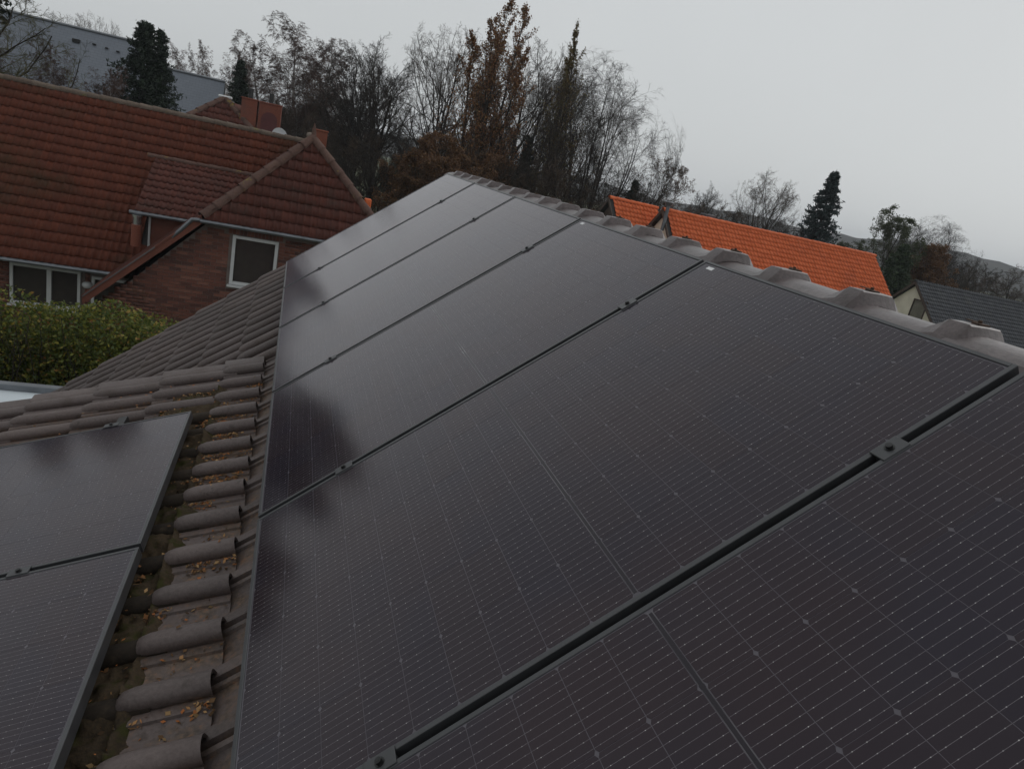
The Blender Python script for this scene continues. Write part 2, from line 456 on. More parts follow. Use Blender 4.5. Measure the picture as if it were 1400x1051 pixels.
class MB:
    """collects simple solids; faces of any size"""
    def __init__(self):
        self.v, self.f = [], []
    def add(self, v, f):
        b = len(self.v)
        self.v += [tuple(map(float, p)) for p in v]
        self.f += [tuple(i + b for i in q) for q in f]
        return self
    def box(self, c, s, ax=None):
        """c centre, s full size, ax 3x3 rows = axes"""
        ax = np.eye(3) if ax is None else np.array(ax, float)
        c = np.array(c, float)
        P = [c + sum(ax[i] * s[i] * 0.5 * k[i] for i in range(3)) for k in
             ((-1,-1,-1),(1,-1,-1),(1,1,-1),(-1,1,-1),(-1,-1,1),(1,-1,1),(1,1,1),(-1,1,1))]
        return self.add(P, [(3,2,1,0),(4,5,6,7),(0,1,5,4),(1,2,6,5),(2,3,7,6),(3,0,4,7)])
    def span(self, a, b):
        a, b = np.array(a, float), np.array(b, float)
        return self.box((a + b) / 2, np.abs(b - a))
    def tube(self, pts, r, n=8, cap=True):
        pts = [np.array(p, float) for p in pts]
        rs = r if isinstance(r, (list, tuple)) else [r] * len(pts)
        rings = []
        for i, p in enumerate(pts):
            d = pts[min(i + 1, len(pts) - 1)] - pts[max(i - 1, 0)]
            d /= np.linalg.norm(d)
            a = np.array((0, 0, 1.0)) if abs(d[2]) < 0.9 else np.array((1.0, 0, 0))
            x = np.cross(d, a); x /= np.linalg.norm(x)
            y = np.cross(d, x)
            rings.append([p + rs[i] * (math.cos(2 * math.pi * k / n) * x + math.sin(2 * math.pi * k / n) * y) for k in range(n)])
        V = [q for ring in rings for q in ring]
        F = [(i * n + k, (i + 1) * n + k, (i + 1) * n + (k + 1) % n, i * n + (k + 1) % n) for i in range(len(pts) - 1) for k in range(n)]
        if cap:
            F += [tuple(range(n)), tuple(reversed(range((len(pts) - 1) * n, len(pts) * n)))]
        return self.add(V, F)
    def prism(self, poly, d):
        """poly: planar points, extruded by vector d"""
        n = len(poly)
        d = np.array(d, float)
        V = [np.array(p, float) for p in poly] + [np.array(p, float) + d for p in poly]
        return self.add(V, [tuple(range(n)), tuple(reversed(range(n, 2 * n)))] + [(i, n + i, n + (i + 1) % n, (i + 1) % n) for i in range(n)])
    def loft(self, secs, cap=True, closed=False):
        n = len(secs[0])
        V = [p for s in secs for p in s]
        m = n if closed else n - 1
        F = [(i * n + k, i * n + (k + 1) % n, (i + 1) * n + (k + 1) % n, (i + 1) * n + k) for i in range(len(secs) - 1) for k in range(m)]
        if cap:
            F += [tuple(reversed(range(n))), tuple(range((len(secs) - 1) * n, len(secs) * n))]
        return self.add(V, F)
    def mesh(self, name, mat, smooth=False, bevel=0, sharp=40):
        me = bpy.data.meshes.new(name)
        me.from_pydata(self.v, [], self.f)
        import bmesh
        bm = bmesh.new(); bm.from_mesh(me)
        bmesh.ops.recalc_face_normals(bm, faces=bm.faces)
        if bevel:
            bmesh.ops.bevel(bm, geom=list(bm.edges), offset=bevel, segments=1, affect='EDGES', clamp_overlap=True)
        bm.to_mesh(me); bm.free()
        if smooth:
            me.polygons.foreach_set('use_smooth', np.ones(len(me.polygons), bool))
            try:
                me.set_sharp_from_angle(angle=R(sharp))
            except Exception:
                pass
        me.materials.append(MAT[mat])
        return me
    def obj(self, name, mat, parent=None, smooth=False, bevel=0, **kw):
        o = put(name, self.mesh(name, mat, smooth, bevel), **kw)
        if parent is not None:
            o.parent = parent
            o.matrix_parent_inverse = parent.matrix_world.inverted() if False else Matrix.Translation(-Vector(root_loc(parent)))
        return o

def root_loc(o):
    """parents are pure translations, at most one level of offset"""
    l = Vector((0, 0, 0))
    while o is not None:
        l = l + o.location
        if o.parent is not None:
            l = l + o.matrix_parent_inverse.translation
        o = o.parent
    return l

def attach(o, parent):
    o.parent = parent
    o.matrix_parent_inverse = Matrix.Translation(-root_loc(parent))
    return o

def frame_mat(o, x, z):
    x = Vector(x).normalized(); z = Vector(z).normalized()
    y = z.cross(x).normalized()
    z = x.cross(y)
    m = Matrix.Identity(4)
    for i in range(3):
        m[i][0], m[i][1], m[i][2], m[i][3] = x[i], y[i], z[i], o[i]
    return m

def join_instances(V, F, mats):
    """numpy copies of a small mesh at each 4x4; returns V, F"""
    V = np.asarray(V, float); F = [np.asarray(f) for f in F]
    M = np.array([[list(r) for r in m] for m in mats])
    W = np.einsum('nij,vj->nvi', M[:, :3, :3], V) + M[:, None, :3, 3]
    n = len(V)
    off = (np.arange(len(mats)) * n)
    Fo = [(f[None] + off[:, None, None]).reshape(-1, f.shape[1]) for f in F]
    return W.reshape(-1, 3), Fo

# ------------------------------------------------------------------ ground and hills
def build_ground():
    n = 60
    xs = np.sign(np.linspace(-1, 1, n)) * np.abs(np.linspace(-1, 1, n)) ** 3 * 1180
    X, Y = np.meshgrid(xs, xs + 20)
    Z = np.zeros_like(X)
    V = np.stack([X, Y, Z], -1).reshape(-1, 3)
    i = np.arange(n - 1)[:, None] * n + np.arange(n - 1)[None]
    F = np.stack([i, i + 1, i + n + 1, i + n], -1).reshape(-1, 4)
    put('ground', mesh_np('ground', V, F, 'ground'), kind='structure')
build_ground()

def rel(x, y, z):
    return np.array([CAM[0] + x, CAM[1] + y, CAM[2] + z])
def at(dx, dz, Y):
    """point at depth Y (metres along +Y from the camera) in direction (dx, 1, dz)"""
    return rel(dx * Y, Y, dz * Y)

def build_hill():
    az = np.radians(np.linspace(-75, 85, 161))
    rng = np.random.default_rng(4)
    def nz(a, k, s):
        r = np.random.default_rng(s)
        return sum(r.normal() * np.sin(a * f + r.uniform(0, 6)) / (j + 1) for j, f in enumerate(k))
    crest = 7 + 2.0 * nz(az, (6, 13), 5) + 0.9 * nz(az, (29, 70, 140, 260), 8)
    # the wooded ridge in view on the right
    crest += 5 * np.exp(-((np.degrees(az) - 50) / 7) ** 2)
    D = 640
    V, rows = [], [(D - 260, 0.0), (D - 120, 0.45), (D, 1.0), (D + 160, 0.8), (D + 420, 0.0)]
    for d, k in rows:
        for a, c in zip(az, crest):
            V.append((CAM[0] + d * math.sin(a), CAM[1] + d * math.cos(a), k * (7 + c) - (0.5 if k == 0 else 0)))
    n = len(az)
    i = (np.arange(len(rows) - 1)[:, None] * n + np.arange(n - 1)[None])
    F = np.stack([i, i + 1, i + n + 1, i + n], -1).reshape(-1, 4)
    put('hill', mesh_np('hill', V, F, 'hill', True), kind='structure')
build_hill()

# ------------------------------------------------------------------ the house under the camera
TH = R(38.542)
A2 = R(20.35)
Z0 = CAM[2] - 1.2197
cT, sT = math.cos(TH), math.sin(TH)
def P1(u, v, h):
    return Vector((v * cT - h * sT, u, Z0 + v * sT + h * cT))
D1, N1 = Vector((cT, 0, sT)), Vector((-sT, 0, cT))
O2 = P1(0, -0.362, 0.10)
PT2 = TH - A2
U2, N2 = Vector((math.cos(PT2), 0, math.sin(PT2))), Vector((-math.sin(PT2), 0, math.cos(PT2)))
def P2(u, s, h):
    """dormer plane: s metres downslope from the right edge of the dormer panels, h above their glass"""
    return Vector((O2.x, u, O2.z)) - U2 * s + N2 * h
def M1(u, v, h): return frame_mat(P1(u, v, h), D1, N1)
def M2(u, s, h): return frame_mat(P2(u, s, h), U2, N2)

GAUGE, PITCH = 0.345, 0.212
V_EAVE, V_RIDGE = -4.95, 1.79
U_NEAR, U_FAR = -5.2, 6.22

# profile across one tile (y, z): pan, small rib, roll
ROLL_H = 0.052
def tile_profile():
    return [(0.000, 0.003), (0.010, 0.000), (0.050, -0.003), (0.090, 0.0), (0.093, 0.008), (0.122, 0.008), (0.134, 0.004), (0.128, 0.018),
            (0.129, 0.034), (0.139, 0.047), (0.158, 0.052), (0.180, 0.048), (0.196, 0.036), (0.205, 0.020), (0.212, 0.006)]
def make_tile(length=0.42, nose=True, profile=None, name='roof_tile', mat='own_tile', cut=False):
    prof = profile or tile_profile()
    tilt = 0.020 / GAUGE
    xs = [0.0, 0.012, 0.035, 0.07, 0.2, length] if nose else [0.0, 0.2, length]
    V, F = [], []
    n = len(prof)
    for x in xs:
        for (y, z) in prof:
            zz = z
            yy = y
            if nose and z > 0.012 and x < 0.06 and 0.125 < y < 0.215:   # rounded nose of the roll
                k = math.sqrt(max(0.0, 1 - ((0.06 - x) / 0.066) ** 2))
                zz = 0.008 + (z - 0.008) * (0.45 + 0.55 * k)
                yy = 0.166 + (y - 0.166) * (0.72 + 0.28 * k)
            V.append((x, yy, zz + 0.020 - x * tilt))
    for i in range(len(xs) - 1):
        for k in range(n - 1):
            a = i * n + k
            F.append((a, a + n, a + n + 1, a + 1))
    # lower end face and side skirts
    b = len(V)
    for k in range(n):
        y, z = prof[k]
        V.append((0.004, V[k][1], V[k][2] - 0.016))
    for k in range(n - 1):
        F.append((k, k + 1, b + k + 1, b + k))
    b2 = len(V)
    for i in range(len(xs)):
        p = V[i * n + n - 1]
        V.append((p[0], p[1] + 0.001, p[2] - 0.014))
    for i in range(len(xs) - 1):
        F.append((i * n + n - 1, i * n + 2 * n - 1, b2 + i + 1, b2 + i))
    if cut:                                   # visible thickness at the sawn upper end
        b3 = len(V); e = (len(xs) - 1) * n
        for k in range(n):
            V.append((V[e + k][0] - 0.004, V[e + k][1], V[e + k][2] - 0.013))
        for k in range(n - 1):
            F.append((e + k, b3 + k, b3 + k + 1, e + k + 1))
    me = mesh_np(name, V, np.array(F), mat, True)
    try:
        me.set_sharp_from_angle(angle=R(50))
    except Exception:
        pass
    return me, V, np.array(F)

# tile base heights: roll tops stay just under the panels
H1 = -0.062 - ROLL_H - 0.020
H2 = -0.064 - ROLL_H - 0.020

house = empty('house', (0.0, 0.0, 0.0), 'house with brown clay tile roof, low shed dormer and rows of black solar panels', 'house')
rng = random.Random(7)
def jit(m, a=0.004, r=0.5):
    return m @ Matrix.Translation((rng.uniform(-a, a), rng.uniform(-a, a), rng.uniform(-0.002, 0.002))) @ Matrix.Rotation(R(rng.uniform(-r, r)), 4, 'Z') @ Matrix.Rotation(R(rng.uniform(-r, r)), 4, 'X')

def build_house():
    # roof deck as a solid prism with both slopes, 12 cm thick under the tiles
    hb = H1 - 0.012
    ev, ap = P1(0, V_EAVE, hb), P1(0, V_RIDGE - 0.02, hb)
    x_far = 2 * ap.x - ev.x
    deck = MB()
    sec = [(ev.x, ev.z), (ap.x, ap.z), (x_far, ev.z), (x_far, ev.z - 0.14), (ap.x, ap.z - 0.16), (ev.x, ev.z - 0.14)]
    deck.prism([(x, U_NEAR, z) for x, z in sec], (0, U_FAR - U_NEAR - 0.03, 0))
    roof = deck.obj('main_roof', 'roof_under', house)
    # brick body
    body = MB()
    wx0, wx1 = ev.x + 0.45, x_far - 0.45
    zt = ev.z - 0.16 + 0.45 * math.tan(TH)
    body.prism([(wx0, U_NEAR + 0.2, 0), (wx1, U_NEAR + 0.2, 0), (wx1, U_NEAR + 0.2, zt - 0.02), (ap.x, U_NEAR + 0.2, ap.z - 0.2), (wx0, U_NEAR + 0.2, zt - 0.02)], (0, U_FAR - U_NEAR - 0.55, 0))
    body.obj('wall', 'own_wall', house)
    g = MB()
    g.tube([(ev.x - 0.06, U_NEAR, ev.z - 0.05), (ev.x - 0.06, U_FAR, ev.z - 0.05)], 0.065, 10)
    g.obj('gutter', 'zinc', house, True)
    vb = MB()                                   # verge board along the far gable
    a, b = P1(0, V_EAVE, H1 - 0.13), P1(0, V_RIDGE, H1 - 0.13)
    vb.prism([(a.x, U_FAR - 0.028, a.z), (b.x, U_FAR - 0.028, b.z), (b.x, U_FAR - 0.028, b.z + 0.12), (a.x, U_FAR - 0.028, a.z + 0.12)], (0, 0.024, 0))
    vb.obj('verge_board', 'wood_dark', house)

    me, V, F = make_tile()
    strip_prof = [(0.0, 0.002), (0.05, 0.0), (0.118, 0.002), (0.122, 0.012), (0.138, 0.013), (0.141, 0.003), (0.150, 0.003), (0.153, 0.021), (0.178, 0.024), (0.196, 0.020), (0.199, 0.004), (0.212, 0.002)]
    strip, _, _ = make_tile(nose=False, profile=strip_prof, name='interlock_tile', mat='own_dirty')
    ncol = int((U_FAR - U_NEAR) / PITCH)
    u_of = lambda c: U_FAR - (c + 1) * PITCH
    # courses: lower ends at v = -0.02 - k*GAUGE
    hidden = []
    for k in range(-6, 15):
        v = -0.02 - k * GAUGE
        if v < V_EAVE - 0.05 or v > V_RIDGE - 0.15:
            continue
        for c in range(ncol):
            u = u_of(c)
            seen = (u > 3.20 and v < 0.02) or (u + PITCH > 5.74) or (-0.75 < u < 3.3 and k in (0, 1))
            inside_dormer = u < 3.20 and v < -0.40
            if inside_dormer and u > -3.9:
                continue
            m = jit(M1(u, v, H1))
            if seen:
                attach(put('roof_tile', strip if (u < 3.2 and k == 1) else me, mw=m), roof)
            else:
                hidden.append(m)
    # the far slope
    D3, N3 = Vector((-cT, 0, sT)), Vector((sT, 0, cT))
    for k in range(0, 19):
        d = k * GAUGE
        x = x_far - d * cT
        z = P1(0, V_EAVE, H1).z + d * sT
        if d > V_RIDGE - V_EAVE - 0.2:
            continue
        for c in range(ncol):
            hidden.append(frame_mat((x, U_NEAR + (c + 1) * PITCH, z), D3, N3))
    # low-detail version for the covered tiles
    me2, V2, F2 = make_tile(nose=False, profile=[(0, 0.003), (0.09, 0.0), (0.128, 0.018), (0.139, 0.047), (0.180, 0.048), (0.205, 0.018), (0.212, 0.006)])
    VV, FF = join_instances(V2, [F2], hidden)
    attach(put('roof_tile_field', mesh_np('roof_tile_field', VV, FF, 'own_tile'), kind='stuff'), roof)

    # ---------------- ridge tiles with raised collars
    crest = P1(0, V_RIDGE, -0.150)
    cz = crest.z - 0.010
    body_s, col_s = [], []
    for i in range(13):
        t = i / 12
        a = math.pi * (1 - t)
        bx = 0.128 * math.cos(a)
        bz = 0.100 * math.sin(a) ** 0.85
        body_s.append((bx, bz))
    key = [(-0.128, 0.0), (-0.121, 0.034), (-0.104, 0.060), (-0.084, 0.088), (-0.056, 0.119), (-0.050, 0.124), (0, 0.125)]
    key = key + [(-x, z) for x, z in reversed(key[:-1])]
    col_s = key
    lerp = lambda A, B, k: [(a[0] + (b[0] - a[0]) * k, a[1] + (b[1] - a[1]) * k) for a, b in zip(A, B)]
    def sec(P, y, sc=1.0):
        return [(x * sc, y, z * sc) for x, z in P]
    stations = [sec(body_s, -0.012, 0.94), sec(lerp(body_s, col_s, 0.90), 0.008), sec(col_s, 0.013), sec(col_s, 0.064), sec(lerp(body_s, col_s, 0.10), 0.104), sec(body_s, 0.118), sec(body_s, 0.26), sec(body_s, 0.352, 0.985)]
    rm = MB().loft(stations, cap=False).mesh('ridge_tile', 'ridge_tile', True, sharp=13)
    cm = MB()
    cm.box((0.01, 0.034, 0.1270), (0.036, 0.022, 0.004)).box((0.016, 0.058, 0.1295), (0.013, 0.038, 0.0025)).tube([(0.006, 0.034, 0.128), (0.006, 0.034, 0.136)], 0.005, 6)
    cm = cm.mesh('ridge_clip', 'rust', bevel=0.001)
    k0 = int(math.floor((U_NEAR - 0.18) / 0.328)) + 1
    for k in range(k0, 40):
        y = 0.206 + k * 0.328
        if y > U_FAR - 0.12 or y < U_NEAR + 0.05:
            continue
        m = Matrix.Translation((crest.x + rng.uniform(-.004, .004), y + rng.uniform(-.010, .010), cz + rng.uniform(-.004, .004))) @ Matrix.Rotation(R(rng.uniform(-1.6, 1.6)), 4, 'Z') @ Matrix.Rotation(R(rng.uniform(-0.9, 0.9)), 4, 'X')
        rt = attach(put('ridge_tile', rm, mw=m), roof)
        attach(put('ridge_clip', cm, mw=m @ Matrix.Rotation(R(rng.uniform(-14, 14)), 4, 'Z')), roof)

    # ---------------- shed dormer
    S_END = 3.25
    U0, U1 = -3.9, 3.28
    hb2 = H2 - 0.012
    dm = MB()
    A, B = P2(0, -0.27, hb2), P2(0, S_END, hb2)
    zlow = P1(0, (B.x - 0.2) / cT, H1).z - 0.6
    dm.prism([(A.x, U0, A.z), (B.x, U0, B.z), (B.x, U0, B.z - 0.14), (B.x + 0.3, U0, B.z - 0.04), (A.x, U0, A.z - 0.10)], (0, U1 - U0, 0))
    wall_poly = [(B.x + 0.3, U0 + 0.1, B.z - 0.045), (A.x, U0 + 0.1, A.z - 0.11), (A.x, U0 + 0.1, A.z - 0.5), (B.x + 0.3, U0 + 0.1, P1(0, (B.x + 0.3) / cT, H1).z - 0.3)]
    dm.prism(wall_poly, (0, U1 - U0 - 0.2, 0))
    dormer = dm.obj('dormer', 'slate_tile', house)
    g = MB(); g.tube([(B.x - 0.05, U0, B.z - 0.05), (B.x - 0.05, U1, B.z - 0.05)], 0.06, 10)
    g.obj('dormer_gutter', 'zinc', house, True)
    dme, dV, dF = make_tile(mat='own_dirty', name='dormer_tile')
    mossy, _, _ = make_tile(mat='own_mossy_shade', name='mossy_shade_tile')  # courses at the panel edge: moss plus painted-in panel shade
    cut, _, _ = make_tile(length=0.222, mat='own_dirty', name='dormer_top_tile', cut=True)
    prof = tile_profile()
    vp = prof + [(0.222, 0.030), (0.232, 0.036), (0.30, 0.042), (0.318, 0.040), (0.322, 0.02), (0.324, -0.06)]
    ve, _, _ = make_tile(profile=vp, mat='own_tile', name='verge_tile')
    ve_cut, _, _ = make_tile(length=0.222, profile=vp, mat='own_tile', name='verge_top_tile', cut=True)
    ncol = 21
    u_last = 2.995                               # lower corner of the verge tile column
    for k in range(0, 10):
        s = -0.045 + k * GAUGE
        for c in range(ncol):
            u = u_last - c * PITCH
            if u < -1.5: continue
            if c == 0:
                src = ve_cut if k == 0 else ve
            else:
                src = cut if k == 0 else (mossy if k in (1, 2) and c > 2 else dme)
            attach(put('roof_tile', src, mw=jit(M2(u, s, H2), 0.003, 0.4)), dormer)
    far = [M2(u_last - c * PITCH, -0.045 + k * GAUGE, H2) for k in range(10) for c in range(22, 33)]
    VV, FF = join_instances(dV, [dF], far)
    attach(put('roof_tile_field', mesh_np('dormer_tile_field', VV, FF, 'own_dirty'), kind='stuff'), dormer)
    return roof, dormer
ROOF, DORMER = build_house()

# ------------------------------------------------------------------ solar panels
PL, PW = 1.722, 1.134
def build_panel_meshes():
    fr = MB()
    w, t = 0.011, 0.035
    fr.span((0, 0, -t), (PL, w, 0)).span((0, PW - w, -t), (PL, PW, 0))
    fr.span((0, w, -t), (w, PW - w, 0)).span((PL - w, w, -t), (PL, PW - w, 0))
    frame = fr.mesh('frame', 'black_alu', bevel=0.0012)
    bs = MB().span((w - 0.001, w - 0.001, -0.008), (PL - w + 0.001, PW - w + 0.001, -0.0028)).mesh('backsheet', 'backsheet')
    cw, ch, c = 0.1835, 0.0922, 0.0062
    hx, hy = ch / 2, cw / 2
    # half cell with small chamfered corners
    poly = [(-hx, -hy + c), (-hx + c * 0.6, -hy), (hx - c * 0.6, -hy), (hx, -hy + c), (hx, hy - c), (hx - c * 0.6, hy), (-hx + c * 0.6, hy), (-hx, hy - c)]
    cm = MB().prism([(x, y, 0) for x, y in poly], (0, 0, 0.0004)).mesh('cell', 'cell')
    rb = MB()
    for dx in (-0.0042, 0.0042):
        for k in range(6):
            y0 = PW / 2 - 3 * 0.1845 + k * 0.1845 + 0.004
            rb.span((dx - 0.0006, y0, 0), (dx + 0.0006, y0 + 0.1765, 0.0006))
    strip = MB().span((-0.0048, 0.02, 0), (0.0048, PW - 0.02, 0.00020)).mesh('centre_strip', 'strip')
    rm = rb.mesh('cross_ribbon', 'ribbon')
    st = MB().span((0, 0, 0), (0.014, 0.036, 0.0006)).mesh('sticker', 'sticker')
    return frame, bs, cm, rm, st, strip
PM = build_panel_meshes()

def solar_panel(M, label, group, sticker=False):
    root = put('solar_panel', None, mw=M, label=label, cat='solar panel', group=group)
    root.empty_display_size = 0.1
    def part(name, me, loc=(0, 0, 0), rz=0.0):
        o = put(name, me)
        o.parent = root
        o.location = loc
        o.rotation_euler = (0, 0, rz)
        return o
    part('frame', PM[0])
    bs = part('backsheet', PM[1])
    for half in (0, 1):
        for i in range(9):
            for j in range(6):
                off = 0.0052 + 0.0935 * (i + 0.5)
                x = PL / 2 + (off if half else -off)
                y = PW / 2 + (j - 2.5) * 0.1845
                part('cell', PM[2], (x, y, -0.0028))
    part('cross_ribbon', PM[3], (PL / 2, 0, -0.0027))
    part('centre_strip', PM[5], (PL / 2, 0, -0.0027))
    if sticker:
        part('sticker', PM[4], (PL - 0.036, PW - 0.085, -0.0024))
    return root

ORD = ['first', 'second', 'third', 'fourth', 'fifth', 'sixth', 'seventh']
STEP = 1.154
rngp = random.Random(3)
for i in range(6):                                     # i = 0 at the far gable
    u = 4.61 + 0.01 - i * STEP + 0.006
    solar_panel(M1(u, 0, 0) @ Matrix.Rotation(R(rngp.uniform(-.05, .05)), 4, 'Y'),
                f'{ORD[i]} black solar panel from the far gable in the row below the ridge', 'solar panels below the ridge', sticker=i in (3, 4))
for i, (u, lab) in enumerate(((1.22, 'black solar panel on the low dormer roof at its far edge'),
                              (1.22 - STEP, 'black solar panel on the low dormer roof, second from the far dormer edge'))):
    solar_panel(M2(u, PL, 0), lab, 'solar panels on the dormer')

def rails():
    for v, nm in ((0.318, 'lower edge'), (1.41, 'upper edge')):
        mb = MB().span((-0.02, 0, -0.018), (0.02, 7.0, 0)).span((-0.014, 0.0, 0.0), (-0.008, 7.0, 0.004)).span((0.008, 0.0, 0.0), (0.014, 7.0, 0.004))
        put('mounting_rail', mb.mesh('mounting_rail', 'rail', bevel=0.001), mw=M1(-1.2, v, -0.0405), label=f'black mounting rail under the {nm} of the panel row below the ridge', cat='rail', group='mounting rails')
    for s, nm in ((0.348, 'upper edge'), (1.374, 'lower edge')):
        mb = MB().span((-0.02, 0, -0.030), (0.02, 2.6, 0))
        put('mounting_rail', mb.mesh('mounting_rail', 'rail', bevel=0.001), mw=M2(-0.05, s, -0.0358), label=f'black mounting rail under the {nm} of the dormer panels', cat='rail', group='mounting rails')
rails()

def clamps():
    pl = MB().span((-0.031, -0.019, 0.0006), (0.031, 0.019, 0.0038)).span((-0.028, -0.008, -0.034), (0.028, 0.008, 0.0006)).mesh('plate', 'black_alu', bevel=0.0012)
    bo = MB().tube([(0, 0, 0.004), (0, 0, 0.0110)], 0.0066, 12).tube([(0, 0, 0.0035), (0, 0, 0.0050)], 0.0098, 14).mesh('bolt', 'bolt', True)
    so = MB().tube([(0, 0, 0.0108), (0, 0, 0.0114)], 0.0036, 6).mesh('socket', 'rail')
    def one(m, label):
        r = put('panel_clamp', None, mw=m, label=label, cat='clamp', group='panel clamps')
        for n, me in (('plate', pl), ('bolt', bo), ('socket', so)):
            o = put(n, me); o.parent = r
    for k in range(5):
        u = 4.616 - k * STEP
        for v, where in ((0.318, 'lower rail'), (1.41, 'ridge side')):
            one(M1(u, v, 0), f'black clamp between {ORD[k]} and {ORD[k+1]} panel from the far gable, {where}')
    one(M2(1.21, 0.348, 0), 'black clamp joining the two dormer panels, on the upper rail')
    one(M2(1.21, 1.374, 0), 'black clamp joining the two dormer panels, on the lower rail')
    one(M2(2.354 + 0.006, 0.348, -0.0), 'black end clamp on the far edge of the dormer panels, on the upper rail')
clamps()

# ------------------------------------------------------------------ moss and leaf litter on the dormer
def height2(u, s):
    """top surface of the dormer tiles above the dormer panel plane"""
    k = np.floor((s + 0.045 + GAUGE - 1e-6) / GAUGE)   # course index of the covering tile
    s_low = -0.045 + k * GAUGE
    x = s_low - s
    y = (u - 2.995) % PITCH
    prof = np.array(tile_profile())
    z = np.interp(y, prof[:, 0], prof[:, 1])
    return H2 + z + 0.020 - x * 0.020 / GAUGE

def noise2(n, m, seed, cells):
    r = np.random.default_rng(seed)
    out = np.zeros((n, m))
    for c, amp in cells:
        g = r.normal(size=(int(n / c) + 3, int(m / c) + 3))
        i, j = np.arange(n) / c, np.arange(m) / c
        i0, j0 = i.astype(int), j.astype(int)
        fi, fj = (i - i0)[:, None], (j - j0)[None]
        fi, fj = fi * fi * (3 - 2 * fi), fj * fj * (3 - 2 * fj)
        a = g[np.ix_(i0, j0)]; b = g[np.ix_(i0 + 1, j0)]; c_ = g[np.ix_(i0, j0 + 1)]; d = g[np.ix_(i0 + 1, j0 + 1)]
        out += amp * ((a * (1 - fi) + b * fi) * (1 - fj) + (c_ * (1 - fi) + d * fi) * fj)
    return out

def litter():
    # moss mat filling the pans beside and under the dormer panels
    us = np.arange(-0.5, 2.9, 0.009); ss = np.arange(-0.10, 0.26, 0.009)
    Uu, Ss = np.meshgrid(us, ss, indexing='ij')
    nz = noise2(len(us), len(ss), 3, [(14, 0.010), (6, 0.007), (2, 0.005)])
    surf = height2(Uu, Ss)
    pan = H2 + 0.020 - (((-0.045 + np.ceil((Ss + 0.045) / GAUGE) * GAUGE) - Ss) * 0.020 / GAUGE)
    lvl = pan + 0.026 + nz - 0.05 * np.clip((-0.045 - Ss) / 0.06, 0, 1) - 0.03 * np.clip((Ss - 0.14) / 0.1, 0, 1)
    P = np.array(O2)[None, None] * np.array([1, 0, 1]) - Ss[..., None] * np.array(U2) + lvl[..., None] * np.array(N2)
    P[..., 1] += Uu
    n, m = Uu.shape
    i = np.arange(n - 1)[:, None] * m + np.arange(m - 1)[None]
    F = np.stack([i, i + m, i + m + 1, i + 1], -1).reshape(-1, 4)
    keep = ((lvl - surf) > -0.006)
    kf = keep.reshape(-1)[F].any(1)
    put('moss', mesh_np('moss', P.reshape(-1, 3), F[kf], 'moss', True), kind='stuff', label='dark moss and needle mat on the dormer tiles beside the low panels', cat='moss')
    # flakes, needles and small leaves
    r = np.random.default_rng(11)
    N = 70000
    u = r.uniform(-0.6, 3.0, N); s = r.uniform(-0.27, 0.22, N)
    y = (u - 2.995) % PITCH
    patch = noise2(400, 60, 9, [(20, 0.6), (7, 0.6)])
    pv = patch[((u + 0.6) / 3.6 * 399).astype(int), ((s + 0.27) / 0.49 * 59).astype(int)]
    w = np.where(y < 0.118, 1.0, 0.04) * (0.25 + 0.9 * (np.abs(y - 0.095) < 0.02)) * np.clip(0.25 + 0.6 * pv, 0.03, 1.3) * np.where(s > -0.06, 1.3, 0.8)
    k = r.random(N) < w
    u, s = u[k], s[k]
    # litter on the upper strip at the panel edge and on the far tiles
    n2 = 2200
    u = np.concatenate([u, r.uniform(-0.6, 3.1, n2)]); s = np.concatenate([s, r.uniform(-0.05, 1.6, n2)])
    y = (u - 2.995) % PITCH
    kk = (s < 0.22) | (((u > 2.45)) & (y < 0.12))
    u, s = u[kk], s[kk]
    h = height2(u, s) + 0.0015 + np.where(s > -0.05, r.uniform(0, 0.02, len(u)), r.uniform(0, 0.003, len(u)))
    C = np.array(O2)[None] * np.array([1, 0, 1]) - s[:, None] * np.array(U2) + h[:, None] * np.array(N2)
    C[:, 1] += u
    flakes(C, r, 0.003, 0.0105, np.array(N2), 'leaf_litter', 'litter', 'rusty brown leaf and needle litter caught in the dormer tile pans', 'leaf litter')

def flakes(C, r, smin, smax, nrm, name, mat, label, cat):
    N = len(C)
    L = r.uniform(smin, smax, N)[:, None]; Wd = L * r.uniform(0.2, 0.8, N)[:, None]
    a = r.normal(size=(N, 3)); n = nrm[None] * 2.0 + r.normal(size=(N, 3)) * 0.7
    n /= np.linalg.norm(n, axis=1)[:, None]
    a -= (a * n).sum(1)[:, None] * n; a /= np.linalg.norm(a, axis=1)[:, None]
    b = np.cross(n, a)
    V = np.stack([C - a * L, C + b * Wd, C + a * L, C - b * Wd], 1).reshape(-1, 3)
    F = np.arange(N * 4).reshape(-1, 4)
    put(name, mesh_np(name, V, F, mat), kind='stuff', label=label, cat=cat)
litter()

# ------------------------------------------------------------------ tiles and bricks of the neighbouring buildings
def pantile(w=0.2, g=0.33, h=0.034, name='roof_tile', mat='red_tile'):
    prof = [(0, 0.3 * h), (0.10 * w, 0.02 * h), (0.34 * w, 0.0), (0.58 * w, 0.25 * h), (0.74 * w, 0.95 * h), (0.86 * w, h), (1.0 * w, 0.45 * h)]
    n = len(prof)
    V = []
    for x in (0.0, g + 0.03):
        V += [(x, y, z + 0.040 * (1 - x / g)) for y, z in prof]
    V += [(0.003, y, z + 0.040 - 0.034) for y, z in prof]
    F = [(k, n + k, n + k + 1, k + 1) for k in range(n - 1)] + [(k, k + 1, 2 * n + k + 1, 2 * n + k) for k in range(n - 1)]
    return mesh_np(name, V, np.array(F), mat), V, np.array(F)

